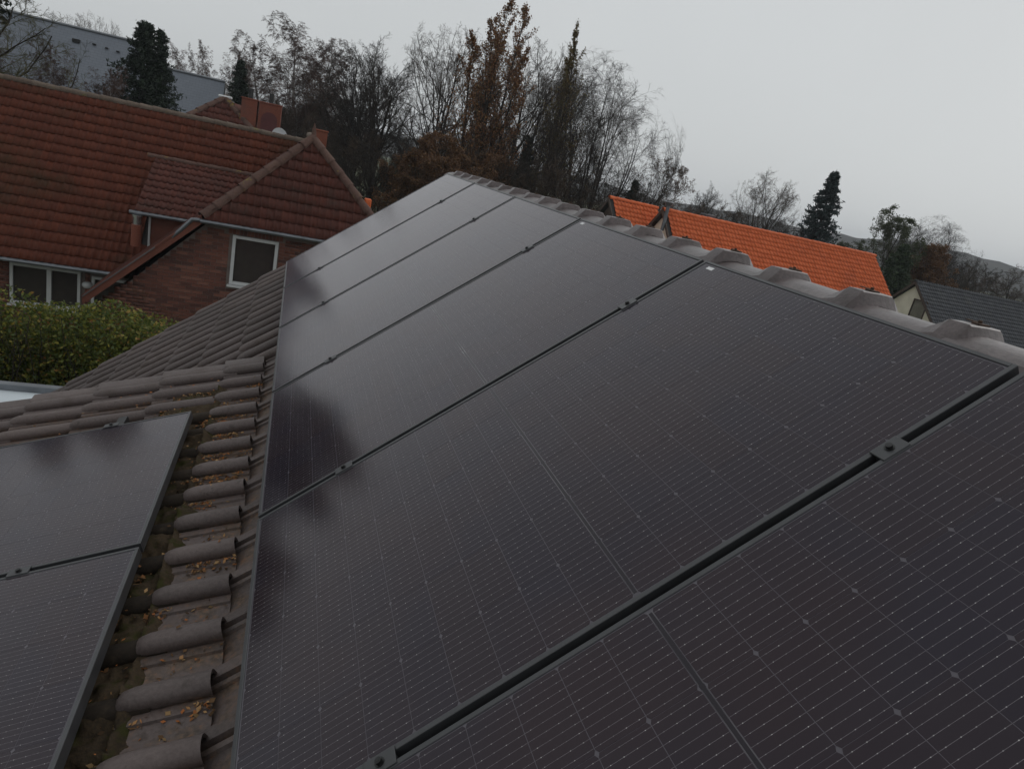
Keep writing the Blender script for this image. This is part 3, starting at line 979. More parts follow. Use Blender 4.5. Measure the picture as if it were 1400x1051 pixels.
def tile_plane(parent, origin, up, nrm, width, length, inside, mat, n_single, w=0.2, g=0.33, h=0.034, seed=1, wob=0.006):
    """tiles over a roof plane; origin = lower corner; y axis = nrm x up. The nearest n_single are objects, the rest one field"""
    me, V, F = pantile(w, g, h, mat=mat)
    base = frame_mat(origin, up, nrm)
    r = random.Random(seed)
    ms = []
    for i in range(int(length / g + 0.999)):
        for j in range(int(width / w)):
            x, y = i * g, j * w
            c = base @ Vector((x + g * 0.5, y + w * 0.5, 0))
            if not inside(c):
                continue
            ms.append(((c - Vector(CAM)).length, base @ Matrix.Translation((x + r.uniform(-wob, wob), y, r.uniform(-0.003, 0.004))) @ Matrix.Rotation(R(r.uniform(-0.8, 0.8)), 4, 'Z') @ Matrix.Rotation(R(r.uniform(-1.2, 1.2)), 4, 'Y')))
    ms.sort(key=lambda t: t[0])
    for d, m in ms[:n_single]:
        attach(put('roof_tile', me, mw=m), parent)
    rest = [m for d, m in ms[n_single:]]
    if rest:
        VV, FF = join_instances(V, [F], rest)
        attach(put('roof_tile_field', mesh_np('roof_tile_field', VV, FF, mat), kind='stuff'), parent)
    return len(ms)

def brick_face(parent, x0, x1, z0, z1, y, inside, n_single, centre, seed=2):
    """stretcher bond in a wall that faces -Y at plane y; bricks stand 8 mm proud of the mortar"""
    bw, bh, j = 0.24, 0.071, 0.011
    me = MB().box((0, 0, 0), (bw, 0.02, bh)).mesh('brick', 'brick')
    half = MB().box((0, 0, 0), (bw * 0.48, 0.02, bh)).mesh('brick', 'brick')
    r = random.Random(seed)
    L = []
    row = 0
    z = z0
    while z < z1:
        x = x0 - (bw + j) * 0.5 * (row % 2)
        while x < x1:
            c = (x + bw / 2, z + bh / 2)
            e = bw / 2
            if all(inside(c[0] + a, c[1] + b) for a in (-e, e) for b in (-bh / 2, bh / 2)):
                L.append((c[0], c[1], 0))
            else:
                for s in (-1, 1):
                    cc = c[0] + s * bw * 0.26
                    if all(inside(cc + a, c[1] + b) for a in (-bw * .24, bw * .24) for b in (-bh / 2, bh / 2)):
                        L.append((cc, c[1], 1))
            x += bw + j
        z += bh + j
        row += 1
    L.sort(key=lambda t: (t[0] - centre[0]) ** 2 + (t[1] - centre[1]) ** 2)
    ms = [(k, Matrix.Translation((x, y + r.uniform(-0.002, 0.002), z))) for x, z, k in L]
    for k, m in ms[:n_single]:
        attach(put('brick', half if k else me, mw=m), parent)
    rest = [m @ Matrix.Scale(0.48, 4, (1, 0, 0)) if k else m for k, m in ms[n_single:]]
    if rest:
        V = [v.co[:] for v in me.vertices]
        F = np.array([p.vertices[:] for p in me.polygons])
        VV, FF = join_instances(V, [F], rest)
        attach(put('brick_field', mesh_np('brick_field', VV, FF, 'brick'), kind='stuff'), parent)

def window(parent, x0, x1, z0, z1, y, mullions=(), name='window', fw=0.075, curtain=None):
    """white casement in a wall facing -Y at plane y"""
    f = MB()
    f.span((x0, y - 0.05, z0), (x0 + fw, y + 0.05, z1)).span((x1 - fw, y - 0.05, z0), (x1, y + 0.05, z1))
    f.span((x0 + fw, y - 0.05, z0), (x1 - fw, y + 0.05, z0 + fw)).span((x0 + fw, y - 0.05, z1 - fw), (x1 - fw, y + 0.05, z1))
    for m in mullions:
        f.span((m - fw * 0.75, y - 0.055, z0 + fw), (m + fw * 0.75, y + 0.045, z1 - fw))
    w = f.obj(name, 'white_frame', parent, bevel=0.006)
    edges = [x0 + fw] + [e for m in mullions for e in (m - fw * 0.75, m + fw * 0.75)] + [x1 - fw]
    for a, b in zip(edges[::2], edges[1::2]):
        MB().span((a, y + 0.004, z0 + fw), (b, y + 0.012, z1 - fw)).obj('pane', 'glass', w)
    room = MB()
    room.span((x0, y + 1.2, z0 - 0.1), (x1, y + 1.22, z1)).span((x0, y + 0.06, z0 - 0.1), (x0 + 0.01, y + 1.2, z1)).span((x1 - 0.01, y + 0.06, z0 - 0.1), (x1, y + 1.2, z1)).span((x0, y + 0.06, z0 - 0.1), (x1, y + 1.2, z0 - 0.09)).span((x0, y + 0.06, z1 - 0.01), (x1, y + 1.2, z1))
    room.obj('room', 'interior', w)
    MB().span((x0 - 0.04, y - 0.14, z0 - 0.05), (x1 + 0.04, y - 0.052, z0 - 0.004)).obj('sill', 'white_frame', w)
    if curtain:
        for a, b, c, d in curtain:
            MB().span((a, y + 0.25, c), (b, y + 0.27, d)).obj('curtain', 'curtain', w)
    return w

def half_round_row(parent, a, b, r, mat, n, name, seed=1, over=0.06):
    """row of overlapping half-round tiles from a (low) to b (high)"""
    a, b = Vector(a), Vector(b)
    d = (b - a); L = d.length / n
    d.normalize()
    side = d.cross(Vector((0, 0, 1))).normalized()
    up = side.cross(d)
    secs = []
    for x, k in ((0.0, 1.12), (0.02, 1.14), (0.06, 1.08), (L + over, 0.90)):
        secs.append([(x, r * k * math.cos(t * math.pi / 8), r * k * math.sin(t * math.pi / 8) * 0.9) for t in range(-1, 10)])
    me = MB().loft(secs, cap=False).mesh(name, mat, True)
    rr = random.Random(seed)
    for i in range(n):
        attach(put(name, me, mw=frame_mat(a + d * (i * L) + up * rr.uniform(-0.006, 0.008), d, up) @ Matrix.Rotation(R(rr.uniform(-1.5, 1.5)), 4, 'Z')), parent)

# ------------------------------------------------------------------ red-roofed brick house on the left
def build_red_house():
    YG, ZG = 20.5, -4.69           # main gutter, from the camera
    YR, ZR = 24.7, -0.50           # main ridge
    lo = rel(-4, 21.5, -7)
    H = empty('brick_house', (lo[0], lo[1], 0), 'red brick house with weathered red pantile roof, half-hipped wing and low dormer', 'house')
    pm = math.atan2(ZR - ZG, YR - YG)
    up_m, n_m = Vector((0, math.cos(pm), math.sin(pm))), Vector((0, -math.sin(pm), math.cos(pm)))
    # wing geometry
    XA, ZA = 0.32, -0.31           # wing ridge
    pw = R(44)
    tw = math.tan(pw)
    YH, ZH = 17.45, -2.45          # hip eave
    YA = 18.95                     # hip apex
    hw = (ZA - ZH) / tw
    YW = 17.75                     # gable wall plane
    ZE = -4.75                     # wing eave
    hwE = (ZA - ZE) / tw
    XL = -13.0
    # decks -------------------------------------------------
    t = 0.05
    main = MB()
    a, b, c = rel(XL, YG - 0.02, ZG - t), rel(XL, YR, ZR - t), rel(XL, 2 * YR - YG, ZG - t)
    main.prism([a, b, c, c - (0, 0, .12), b - (0, 0, .14), a - (0, 0, .12)], (XA + 0.3 - XL, 0, 0))
    roof = main.obj('main_roof', 'roof_under', H)
    wing = MB()
    P = lambda x, y, z: rel(x, y, z - t)
    wl = [P(XA - hw, YH, ZH), P(XA, YA, ZA), P(XA, YR + 2, ZA), P(XA - hwE, YR + 2, ZE), P(XA - hwE, YH + 0.02, ZE)]
    wr = [(2 * (CAM[0] + XA) - p[0], p[1], p[2]) for p in wl]
    hip = [P(XA - hw, YH, ZH), P(XA + hw, YH, ZH), P(XA, YA, ZA)]
    wing.prism(wl, (0, 0, -0.10)).prism(wr, (0, 0, -0.10)).prism(hip, (0, 0, -0.10))
    wroof = wing.obj('wing_roof', 'roof_under', H)
    # walls --------------------------------------------------
    w = MB()
    w.span(rel(XL + 0.4, YG + 0.5, -7), rel(XA, 2 * YR - YG - 0.5, ZG - 0.12))
    w.obj('main_wall', 'mortar', H)
    g = MB()
    zt = ZH - 0.20
    xl = lambda z: XA - (ZA - z) / tw + 0.24
    poly = [(xl(ZE) + 0.15, -7), (2 * XA - xl(ZE) - 0.15, -7), (2 * XA - xl(ZE) - 0.15, ZE - 0.05), (2 * XA - xl(zt), zt), (xl(zt), zt), (xl(ZE) + 0.15, ZE - 0.05)]
    g.prism([rel(x, YW, z) for x, z in poly], (0, 6.5, 0))
    gw = g.obj('gable_wall', 'mortar', H)
    # windows ------------------------------------------------
    wx0, wx1, wz0, wz1 = -0.0704 * YW, -0.0118 * YW, -0.2245 * YW, -0.1573 * YW
    o = rel(0, 0, 0)
    YM = YG + 0.5
    mx0, mx1, mz0, mz1 = -0.3250 * YM, -0.2470 * YM, -0.2890 * YM, -0.2365 * YM
    sx0, sx1 = -0.2345 * YM, -0.190 * YM
    y0g, y0m = CAM[1] + YW, CAM[1] + YM
    window(H, o[0] + wx0, o[0] + wx1, o[2] + wz0, o[2] + wz1, y0g - 0.015, curtain=[(o[0] + wx0 + 0.55, o[0] + wx1 - 0.12, o[2] + wz0 + 0.55, o[2] + wz1 - 0.2)])
    window(H, o[0] + mx0, o[0] + mx1, o[2] + mz0, o[2] + mz1, y0m - 0.015, (o[0] + mx0 + 0.55 * (mx1 - mx0),), curtain=[(o[0] + mx0 + 0.34, o[0] + mx0 + 0.62, o[2] + mz0 + 0.45, o[2] + mz1 - 0.12), (o[0] + mx1 - 0.6, o[0] + mx1 - 0.12, o[2] + mz0 + 0.62, o[2] + mz0 + 0.72)])
    window(H, o[0] + sx0, o[0] + sx1, o[2] + mz0 + 0.25, o[2] + mz1 - 0.08, y0m - 0.015)
    lamp = MB()
    sph = []
    for k in range(1, 8):
        a_ = math.pi * k / 8
        sph.append((0.13 * math.sin(a_), 0.10 * math.cos(a_)))
    lp = rel(-0.2385 * YM, YM - 0.12, -0.252 * YM)
    lamp.tube([(lp[0], lp[1], lp[2] + z) for r_, z in sph], [r_ for r_, z in sph], 14)
    lamp.obj('wall_lamp', 'white_frame', H, True)
    # bricks -------------------------------------------------
    def in_gable(x, z):
        x -= CAM[0]; z -= CAM[2]
        if wx0 - 0.02 < x < wx1 + 0.02 and wz0 - 0.08 < z < wz1 + 0.02: return False
        if wx0 - 0.1 < x < wx1 + 0.1 and wz1 <= z < wz1 + 0.25: return False
        if z > zt - 0.02 or z < -6.9: return False
        return xl(z) + 0.02 < x < 2 * XA - xl(z) - 0.02
    brick_face(gw, o[0] - 4.2, o[0] + 3.2, o[2] - 6.4, o[2] + zt, y0g - 0.002, in_gable, 260, (o[0] - 1.6, o[2] - 3.6))
    # soldier course over the window
    me = MB().box((0, 0, 0), (0.071, 0.022, 0.24)).mesh('brick', 'brick')
    x = wx0 - 0.06
    while x < wx1 + 0.08:
        attach(put('brick', me, mw=Matrix.Translation((o[0] + x, y0g - 0.003, o[2] + wz1 + 0.135))), gw)
        x += 0.082
    def in_main(x, z):
        x -= CAM[0]; z -= CAM[2]
        if mx0 - 0.02 < x < mx1 + 0.02 and mz0 - 0.08 < z < mz1 + 0.02: return False
        if sx0 - 0.02 < x < sx1 + 0.02 and mz0 + 0.15 < z < mz1: return False
        return -6.9 < z < ZG - 0.15
    brick_face(H, o[0] - 8.6, o[0] - 3.4, o[2] - 6.9, o[2] + ZG - 0.14, y0m - 0.002, in_main, 0, (0, 0))
    # tiles --------------------------------------------------
    def z_wing(x): return ZA - abs(x - XA) * tw
    DY0, DZ0 = 20.8, -3.02                      # dormer eave
    DY1, DZ1 = 23.42, -1.77                     # dormer top on the main slope
    DX0 = -3.95
    def ins_main(c):
        x, y, z = c.x - CAM[0], c.y - CAM[1], c.z - CAM[2]
        if z > ZR - 0.05: return False
        if x > DX0 + 0.12 and y < DY1 - 0.1 and y > DY0 + 0.42: return False
        return z > z_wing(x) - 0.15
    # y axis = nrm x up = -X, so the plane starts at its right end
    tile_plane(roof, rel(0.5, YG - 0.06, ZG - 0.06), up_m, n_m, 14.4, 6.0, ins_main, 'red_tile', 110, seed=3, w=0.18)
    ph = math.atan2(ZA - ZH, YA - YH)
    up_h, n_h = Vector((0, math.cos(ph), math.sin(ph))), Vector((0, -math.sin(ph), math.cos(ph)))
    Lh = math.hypot(ZA - ZH, YA - YH)
    def ins_hip(c):
        x, z = c.x - CAM[0], c.z - CAM[2]
        return abs(x - XA) < hw * (ZA - z) / (ZA - ZH) + 0.02 and z < ZA - 0.05
    tile_plane(wroof, rel(XA + hw + 0.05, YH - 0.05, ZH - 0.07), up_h, n_h, 2 * hw + 0.1, Lh, ins_hip, 'dark_red_tile', 200, seed=4, g=0.29, w=0.165)
    # wing side slope
    up_l, n_l = Vector((math.cos(pw), 0, math.sin(pw))), Vector((-math.sin(pw), 0, math.cos(pw)))
    def ins_l(c):
        x, y, z = c.x - CAM[0], c.y - CAM[1], c.z - CAM[2]
        if z > ZA - 0.05: return False
        yh = YH + (YA - YH) * (z - ZH) / (ZA - ZH) if z > ZH else YH
        zm = ZG + (y - YG) * math.tan(pm)
        return y > yh and z > zm - 0.1
    tile_plane(wroof, rel(XA - hwE, YH - 0.02, ZE), up_l, n_l, 8.0, 6.2, ins_l, 'dark_red_tile', 0, seed=5)
    up_r, n_r = Vector((-math.cos(pw), 0, math.sin(pw))), Vector((math.sin(pw), 0, math.cos(pw)))
    tile_plane(wroof, rel(XA + hwE, YH + 8, ZE), up_r, n_r, 8.0, 6.2, lambda c: ins_l(Vector((2 * (CAM[0] + XA) - c.x, c.y, c.z))) , 'dark_red_tile', 0, seed=6)
    # dormer -------------------------------------------------
    dm = MB()
    pd = math.atan2(DZ1 - DZ0, DY1 - DY0)
    up_d, n_d = Vector((0, math.cos(pd), math.sin(pd))), Vector((0, -math.sin(pd), math.cos(pd)))
    q = [rel(DX0, DY0, DZ0 - t), rel(DX0, DY1, DZ1 - t), rel(DX0, DY1, DZ1 - t - 0.1), rel(DX0, DY0, DZ0 - t - 0.1)]
    dm.prism(q, (2.6, 0, 0))
    dorm = dm.obj('dormer', 'roof_under', H)
    MB().prism([rel(-3.62, 21.06, -4.4), rel(-3.62, 21.06, DZ0 - 0.14), rel(-3.62, 23.2, DZ1 - 0.2), rel(-3.62, 23.2, -2.2)], (2.2, 0, 0)).obj('dormer_wall', 'orange_render', H)
    def ins_d(c):
        x, z = c.x - CAM[0], c.z - CAM[2]
        return z > z_wing(x) - 0.1 and x > DX0
    tile_plane(dorm, rel(DX0 + 2.9, DY0 - 0.04, DZ0 - 0.06), up_d, n_d, 2.95, math.hypot(DY1 - DY0, DZ1 - DZ0) - 0.1, ins_d, 'dark_red_tile', 60, seed=8, w=0.17)
    half_round_row(dorm, rel(DX0 - 0.2, DY1 - 0.02, DZ1 - 0.02), rel(-1.15, DY1 - 0.02, DZ1 - 0.02), 0.085, 'hip_tile', 9, 'ridge_tile', 3)
    gt = MB(); gt.tube([rel(DX0 - 0.1, DY0 - 0.06, DZ0 - 0.09), rel(-2.45, DY0 - 0.06, DZ0 - 0.09)], 0.05, 8); gt.obj('gutter', 'zinc', H, True)
    MB().box(rel(-3.60, 21.03, -3.72), (0.05, 0.05, 1.1)).obj('corner_trim', 'white_frame', H)
    # hips, ridge, verge, gutters -----------------------------
    half_round_row(wroof, rel(XA - hw - 0.03, YH, ZH), rel(XA, YA, ZA + 0.04), 0.115, 'hip_tile', 9, 'hip_tile', 4)
    half_round_row(wroof, rel(XA + hw + 0.03, YH, ZH), rel(XA, YA, ZA + 0.04), 0.115, 'hip_tile', 9, 'hip_tile', 5)
    half_round_row(wroof, rel(XA, YR + 1.5, ZA), rel(XA, YA, ZA), 0.11, 'ridge_lichen', 17, 'ridge_tile', 6)
    half_round_row(roof, rel(XL, YR, ZR - 0.02), rel(XA - 0.1, YR, ZR - 0.02), 0.11, 'ridge_lichen', 38, 'ridge_tile', 7)
    gt = MB(); gt.tube([rel(XL, YG - 0.08, ZG - 0.10), rel(-4.3, YG - 0.08, ZG - 0.10)], 0.055, 8); gt.obj('gutter', 'zinc', H, True)
    gt = MB(); gt.tube([rel(XA - hw - 0.05, YH - 0.07, ZH - 0.10), rel(XA + hw + 0.05, YH - 0.07, ZH - 0.10)], 0.05, 8); gt.obj('gutter', 'zinc', H, True)
    gt = MB(); gt.tube([rel(XA - hw - 0.05, YH - 0.07, ZH - 0.08), rel(XA - hw - 0.22, YH - 0.05, ZH - 0.10), rel(XA - hw - 0.45, YH - 0.03, ZH - 0.38), rel(XA - hw - 0.62, YH, ZH - 0.58)], 0.045, 8); gt.obj('downpipe', 'zinc', H, True)
    for s in (-1, 1):
        v = MB()
        X = lambda z: XA + s * (ZA - z) / tw
        e1, e2 = ZH - 0.02, ZE
        v.prism([rel(X(e1), YH - 0.03, e1 + 0.03), rel(X(e2), YH - 0.03, e2 + 0.03), rel(X(e2), YH - 0.03, e2 - 0.15), rel(X(e1), YH - 0.03, e1 - 0.15)], (0, 0.04, 0))
        v.prism([rel(X(e1) + s * 0.02, YH - 0.05, e1 + 0.07), rel(X(e2) + s * 0.02, YH - 0.05, e2 + 0.07), rel(X(e2), YH - 0.05, e2 + 0.032), rel(X(e1), YH - 0.05, e1 + 0.032)], (0, 0.16, 0))
        v.obj('verge', 'orange_render' if s < 0 else 'dark_red_tile', H)
        MB().prism([rel(X(e1 - 0.9), YH - 0.052, e1 - 0.9 + 0.075), rel(X(e2), YH - 0.052, e2 + 0.075), rel(X(e2), YH - 0.052, e2 + 0.04), rel(X(e1 - 0.9), YH - 0.052, e1 - 0.9 + 0.04)], (0, 0.1, 0)).obj('verge_flashing', 'zinc', H)
    # chimney, finial, flue
    cx_, cy_ = 0.0245 * 20.6, 20.6
    ch = MB().span(rel(cx_ - 0.19, cy_ - 0.19, -1.0), rel(cx_ + 0.19, cy_ + 0.19, -0.08)).span(rel(cx_ - 0.21, cy_ - 0.21, -0.078), rel(cx_ + 0.21, cy_ + 0.21, -0.03))
    ch.obj('chimney', 'chimney', wroof, bevel=0.01)
    fi = MB().tube([rel(XA, YA + 0.02, ZA), rel(XA, YA + 0.02, ZA + 0.24), rel(XA - 0.01, YA + 0.02, ZA + 0.40)], [0.075, 0.045, 0.012], 8)
    fi.obj('finial', 'hip_tile', wroof, True)
    vt = MB().box(rel(0.098 * 18.2, 18.2, -0.0845 * 18.2), (0.17, 0.2, 0.26)); vt.obj('vent', 'orange_tile', wroof, bevel=0.02)
    fl = MB().tube([rel(-0.186 * 20.75, 20.75, -4.0), rel(-0.186 * 20.75, 20.75, -3.42)], 0.13, 10); fl.obj('flue_base', 'chimney', H, True)
    fl = MB().tube([rel(-0.186 * 20.75, 20.75, -3.42), rel(-0.186 * 20.75, 20.75, -3.22)], 0.10, 12).tube([rel(-0.186 * 20.75, 20.75, -3.22), rel(-0.186 * 20.75, 20.75, -3.16)], 0.13, 12); fl.obj('flue_cap', 'chrome', H, True)
    # satellite dish stands behind the ridge
    c = rel(-0.0257 * 25.4, 25.4, -0.0195 * 25.4)
    D = empty('satellite_dish', (c[0], c[1], c[2] - 0.8), 'small white satellite dish above the red ridge next to the chimneys', 'satellite dish')
    bowl = MB()
    secs = []
    for k in range(6):
        rr_ = 0.24 * k / 5
        secs.append([(c[0] + rr_ * math.cos(a_ * math.pi / 9), c[1] + 0.35 * (0.24 ** 2 - rr_ ** 2) - 0.02, c[2] + rr_ * math.sin(a_ * math.pi / 9)) for a_ in range(18)])
    secs[0] = [(p[0] + 0.002 * math.cos(i), p[1], p[2] + 0.002 * math.sin(i)) for i, p in enumerate(secs[0])]
    bowl.loft(secs, cap=False, closed=True).obj('bowl', 'dish', D, True)
    MB().tube([c + (0, 0.06, 0), c + (0, 0.1, -0.9)], 0.02, 8).tube([c + (0, 0.0, -0.23), c + (0, -0.28, -0.1)], 0.012, 6).obj('mast', 'zinc', D)
build_red_house()

# ------------------------------------------------------------------ house with two orange chimneys behind the red ridge
def build_rear_house():
    Y = 31.0
    ax, az_ = -0.0937 * Y, 0.0103 * Y
    g = rel(ax, Y + 2, -7)
    H = empty('hipped_house', (g[0], g[1], 0), 'small hipped red roof with two orange chimneys peeking over the red ridge', 'house')
    MB().span(rel(ax - 4.2, Y - 3.6, -7), rel(ax + 4.2, Y + 7, -3.4)).obj('wall', 'own_wall', H)
    e = -3.35
    w = 4.5
    P = [rel(ax - w, Y - 4.2, e), rel(ax + w, Y - 4.2, e), rel(ax + w, Y + 7.5, e), rel(ax - w, Y + 7.5, e), rel(ax, Y, az_), rel(ax, Y + 3.5, az_)]
    roof = MB().add(P, [(0, 1, 4), (1, 2, 5, 4), (2, 3, 5), (3, 0, 4, 5), (3, 2, 1, 0)]).obj('roof', 'roof_under', H)
    pf = math.atan2(az_ - e, 4.2)
    up, n = Vector((0, math.cos(pf), math.sin(pf))), Vector((0, -math.sin(pf), math.cos(pf)))
    tile_plane(roof, rel(ax + w, Y - 4.2, e + 0.01), up, n, 2 * w, math.hypot(az_ - e, 4.2), lambda c: abs(c.x - CAM[0] - ax) < w * (az_ - (c.z - CAM[2])) / (az_ - e) and c.z < CAM[2] + az_ - 0.03, 'dark_red_tile', 0, seed=12)
    ps = math.atan2(az_ - e, w)
    up, n = Vector((-math.cos(ps), 0, math.sin(ps))), Vector((math.sin(ps), 0, math.cos(ps)))
    tile_plane(roof, rel(ax + w, Y + 7.0, e + 0.01), up, n, 11.4, math.hypot(az_ - e, w), lambda c: c.y - CAM[1] - Y > -4.2 * (az_ - (c.z - CAM[2])) / (az_ - e) and c.z < CAM[2] + az_ - 0.03, 'dark_red_tile', 0, seed=13)
    half_round_row(roof, rel(ax + w, Y - 4.2, e), rel(ax, Y, az_ + 0.03), 0.12, 'hip_tile', 16, 'hip_tile', 8)
    half_round_row(roof, rel(ax - w, Y - 4.2, e), rel(ax, Y, az_ + 0.03), 0.12, 'hip_tile', 16, 'hip_tile', 9)
    MB().box(rel(ax, Y, az_ + 0.06), (0.5, 0.25, 0.10)).obj('ridge_end', 'dish', H, bevel=0.03)
    # chimneys
    yc = 30.2
    def chimney(d0, d1, dtop, arch):
        x0, x1, zt = d0 * yc, d1 * yc, dtop * yc
        c = MB().span(rel(x0, yc, -2.6), rel(x1, yc + 0.8, zt)).span(rel(x0 - 0.02, yc - 0.02, zt + 0.001), rel(x1 + 0.02, yc + 0.82, zt + 0.06)).obj('chimney', 'chimney', H, bevel=0.012)
        MB().tube([rel((x0 + x1) / 2, yc + 0.4, zt + 0.06), rel((x0 + x1) / 2, yc + 0.4, zt + 0.42)], 0.09, 10).obj('flue_pot', 'bolt', c, True)
        if arch:
            m = (x0 + x1) / 2; r_ = (x1 - x0) * 0.36; zc = zt - 0.28 - r_
            poly = [rel(m + r_ * math.cos(a * math.pi / 10), yc - 0.03, zc + r_ * math.sin(a * math.pi / 10)) for a in range(11)] + [rel(m - r_, yc - 0.03, zc - 1.2), rel(m + r_, yc - 0.03, zc - 1.2)]
            MB().prism(poly, (0, 0.027, 0)).obj('arch_panel', 'arch', c)
    chimney(-0.0745, -0.0555, 0.0155, False)
    chimney(-0.0535, -0.0262, 0.0150, True)
build_rear_house()

# ------------------------------------------------------------------ large grey-roofed hall far behind
def build_hall():
    Y = 58.0
    g = rel(-16, Y, -7)
    H = empty('hall', (g[0], g[1], 0), 'large hall with steep grey slate roof behind the dark conifer', 'hall')
    def part(x0, x1, zr, name, d=9.0, pitch=50):
        ze = -5.0
        run = (zr - ze) / math.tan(R(pitch))
        a, b, c = rel(x0, Y - run, ze), rel(x0, Y, zr), rel(x0, Y + run, ze)
        mb = MB(); mb.prism([a, b, c], (x1 - x0, 0, 0))
        me = mb.mesh(name, 'hall')
        uv = me.uv_layers.new(name='UVMap')
        for l in me.loops:
            v = me.vertices[l.vertex_index].co
            uv.data[l.index].uv = (v.x, (v.z) / math.sin(R(pitch)))
        r = put(name, me); attach(r, H)
        MB().span(rel(x0 + 0.3, Y - run + 0.4, -7), rel(x1 - 0.3, Y + run - 0.4, ze - 0.01)).obj('wall', 'grey_wall', H)
        MB().tube([rel(x0, Y, zr + 0.02), rel(x1, Y, zr + 0.02)], 0.10, 8).obj('ridge_cap', 'zinc', r)
        return r, run
    r1, run = part(-34, -10.6, 0.0505 * Y, 'high_roof')
    part(-10.55, -0.0953 * Y, 0.0293 * Y, 'low_roof')
    for (dx, dz, s) in ((-0.258, 0.0365, 0.30), (-0.2395, 0.0375, 0.13), (-0.2265, 0.0365, 0.12), (-0.2145, 0.0355, 0.12)):
        zz = dz * Y
        zr = 0.0505 * Y
        yy = Y - (zr - zz) / math.tan(R(50)) - 0.1
        zz = dz * yy
        yy = Y - (zr - zz) / math.tan(R(50)) - 0.06
        MB().box(rel(dx * yy, yy, zz), (s * 1.5, 0.25, s * 0.8)).obj('roof_hatch', 'bolt', r1, bevel=0.02)
build_hall()

# ------------------------------------------------------------------ orange-tiled houses beyond the ridge
def gable_house(name, label, x0, x1, Y, zr, pitch, half, mat, wallmat, ze=None, w=0.215, g=0.31, single=0, window_gable=None, seed=20, ridge='orange_tile'):
    """ridge along X at depth Y"""
    run = half
    ze = zr - run * math.tan(pitch)
    gz = rel((x0 + x1) / 2, Y, -7)
    H = empty(name, (gz[0], gz[1], 0), label, 'house')
    mb = MB()
    a, b, c = rel(x0, Y - run, ze - .05), rel(x0, Y, zr - .05), rel(x0, Y + run, ze - .05)
    mb.prism([a, b, c, c - (0, 0, .14), b - (0, 0, .16), a - (0, 0, .14)], (x1 - x0, 0, 0))
    roof = mb.obj('roof', 'roof_under', H)
    wl = MB()
    wl.prism([rel(x0 + 0.2, Y - run + 0.4, -7), rel(x0 + 0.2, Y + run - 0.4, -7), rel(x0 + 0.2, Y + run - 0.4, ze + 0.4 * math.tan(pitch) - .24), rel(x0 + 0.2, Y, zr - 0.24), rel(x0 + 0.2, Y - run + 0.4, ze + 0.4 * math.tan(pitch) - .24)], (x1 - x0 - 0.4, 0, 0))
    wl.obj('wall', wallmat, H)
    up, n = Vector((0, math.cos(pitch), math.sin(pitch))), Vector((0, -math.sin(pitch), math.cos(pitch)))
    L = run / math.cos(pitch)
    tile_plane(roof, rel(x1, Y - run - 0.04, ze - 0.05), up, n, x1 - x0, L, lambda c: c.z < CAM[2] + zr - 0.02, mat, single, w=w, g=g, h=0.045, seed=seed)
    up2, n2 = Vector((0, -math.cos(pitch), math.sin(pitch))), Vector((0, math.sin(pitch), math.cos(pitch)))
    tile_plane(roof, rel(x0, Y + run + 0.04, ze - 0.05), up2, n2, x1 - x0, L, lambda c: c.z < CAM[2] + zr - 0.02, mat, 0, w=w, g=g, h=0.045, seed=seed + 1)
    half_round_row(roof, rel(x0, Y, zr - 0.02), rel(x1, Y, zr - 0.02), 0.12, ridge, int((x1 - x0) / 0.36), 'ridge_tile', seed)
    for x in (x0 - 0.03, x1):
        v = MB()
        v.prism([a + (x - x0, 0, 0.05), b + (x - x0, 0, 0.07), b + (x - x0, 0, -0.14), a + (x - x0, 0, -0.16)], (0.03, 0, 0))
        v.prism([c + (x - x0, 0, 0.05), b + (x - x0, 0.002, 0.07), b + (x - x0, 0.002, -0.14), c + (x - x0, 0, -0.16)], (0.03, 0, 0))
        v.obj('verge_board', 'wood_dark', H)
    wy = CAM[1] + Y - run + 0.4                 # windows in the eaves wall
    n = max(1, int((x1 - x0) / 3.6))
    for k in range(n):
        xc = CAM[0] + x0 + (k + 0.5) * (x1 - x0) / n
        window(H, xc - 0.6, xc + 0.6, 0.95, min(2.15, CAM[2] + ze - 0.1), wy - 0.03, (xc,))
    return H, roof
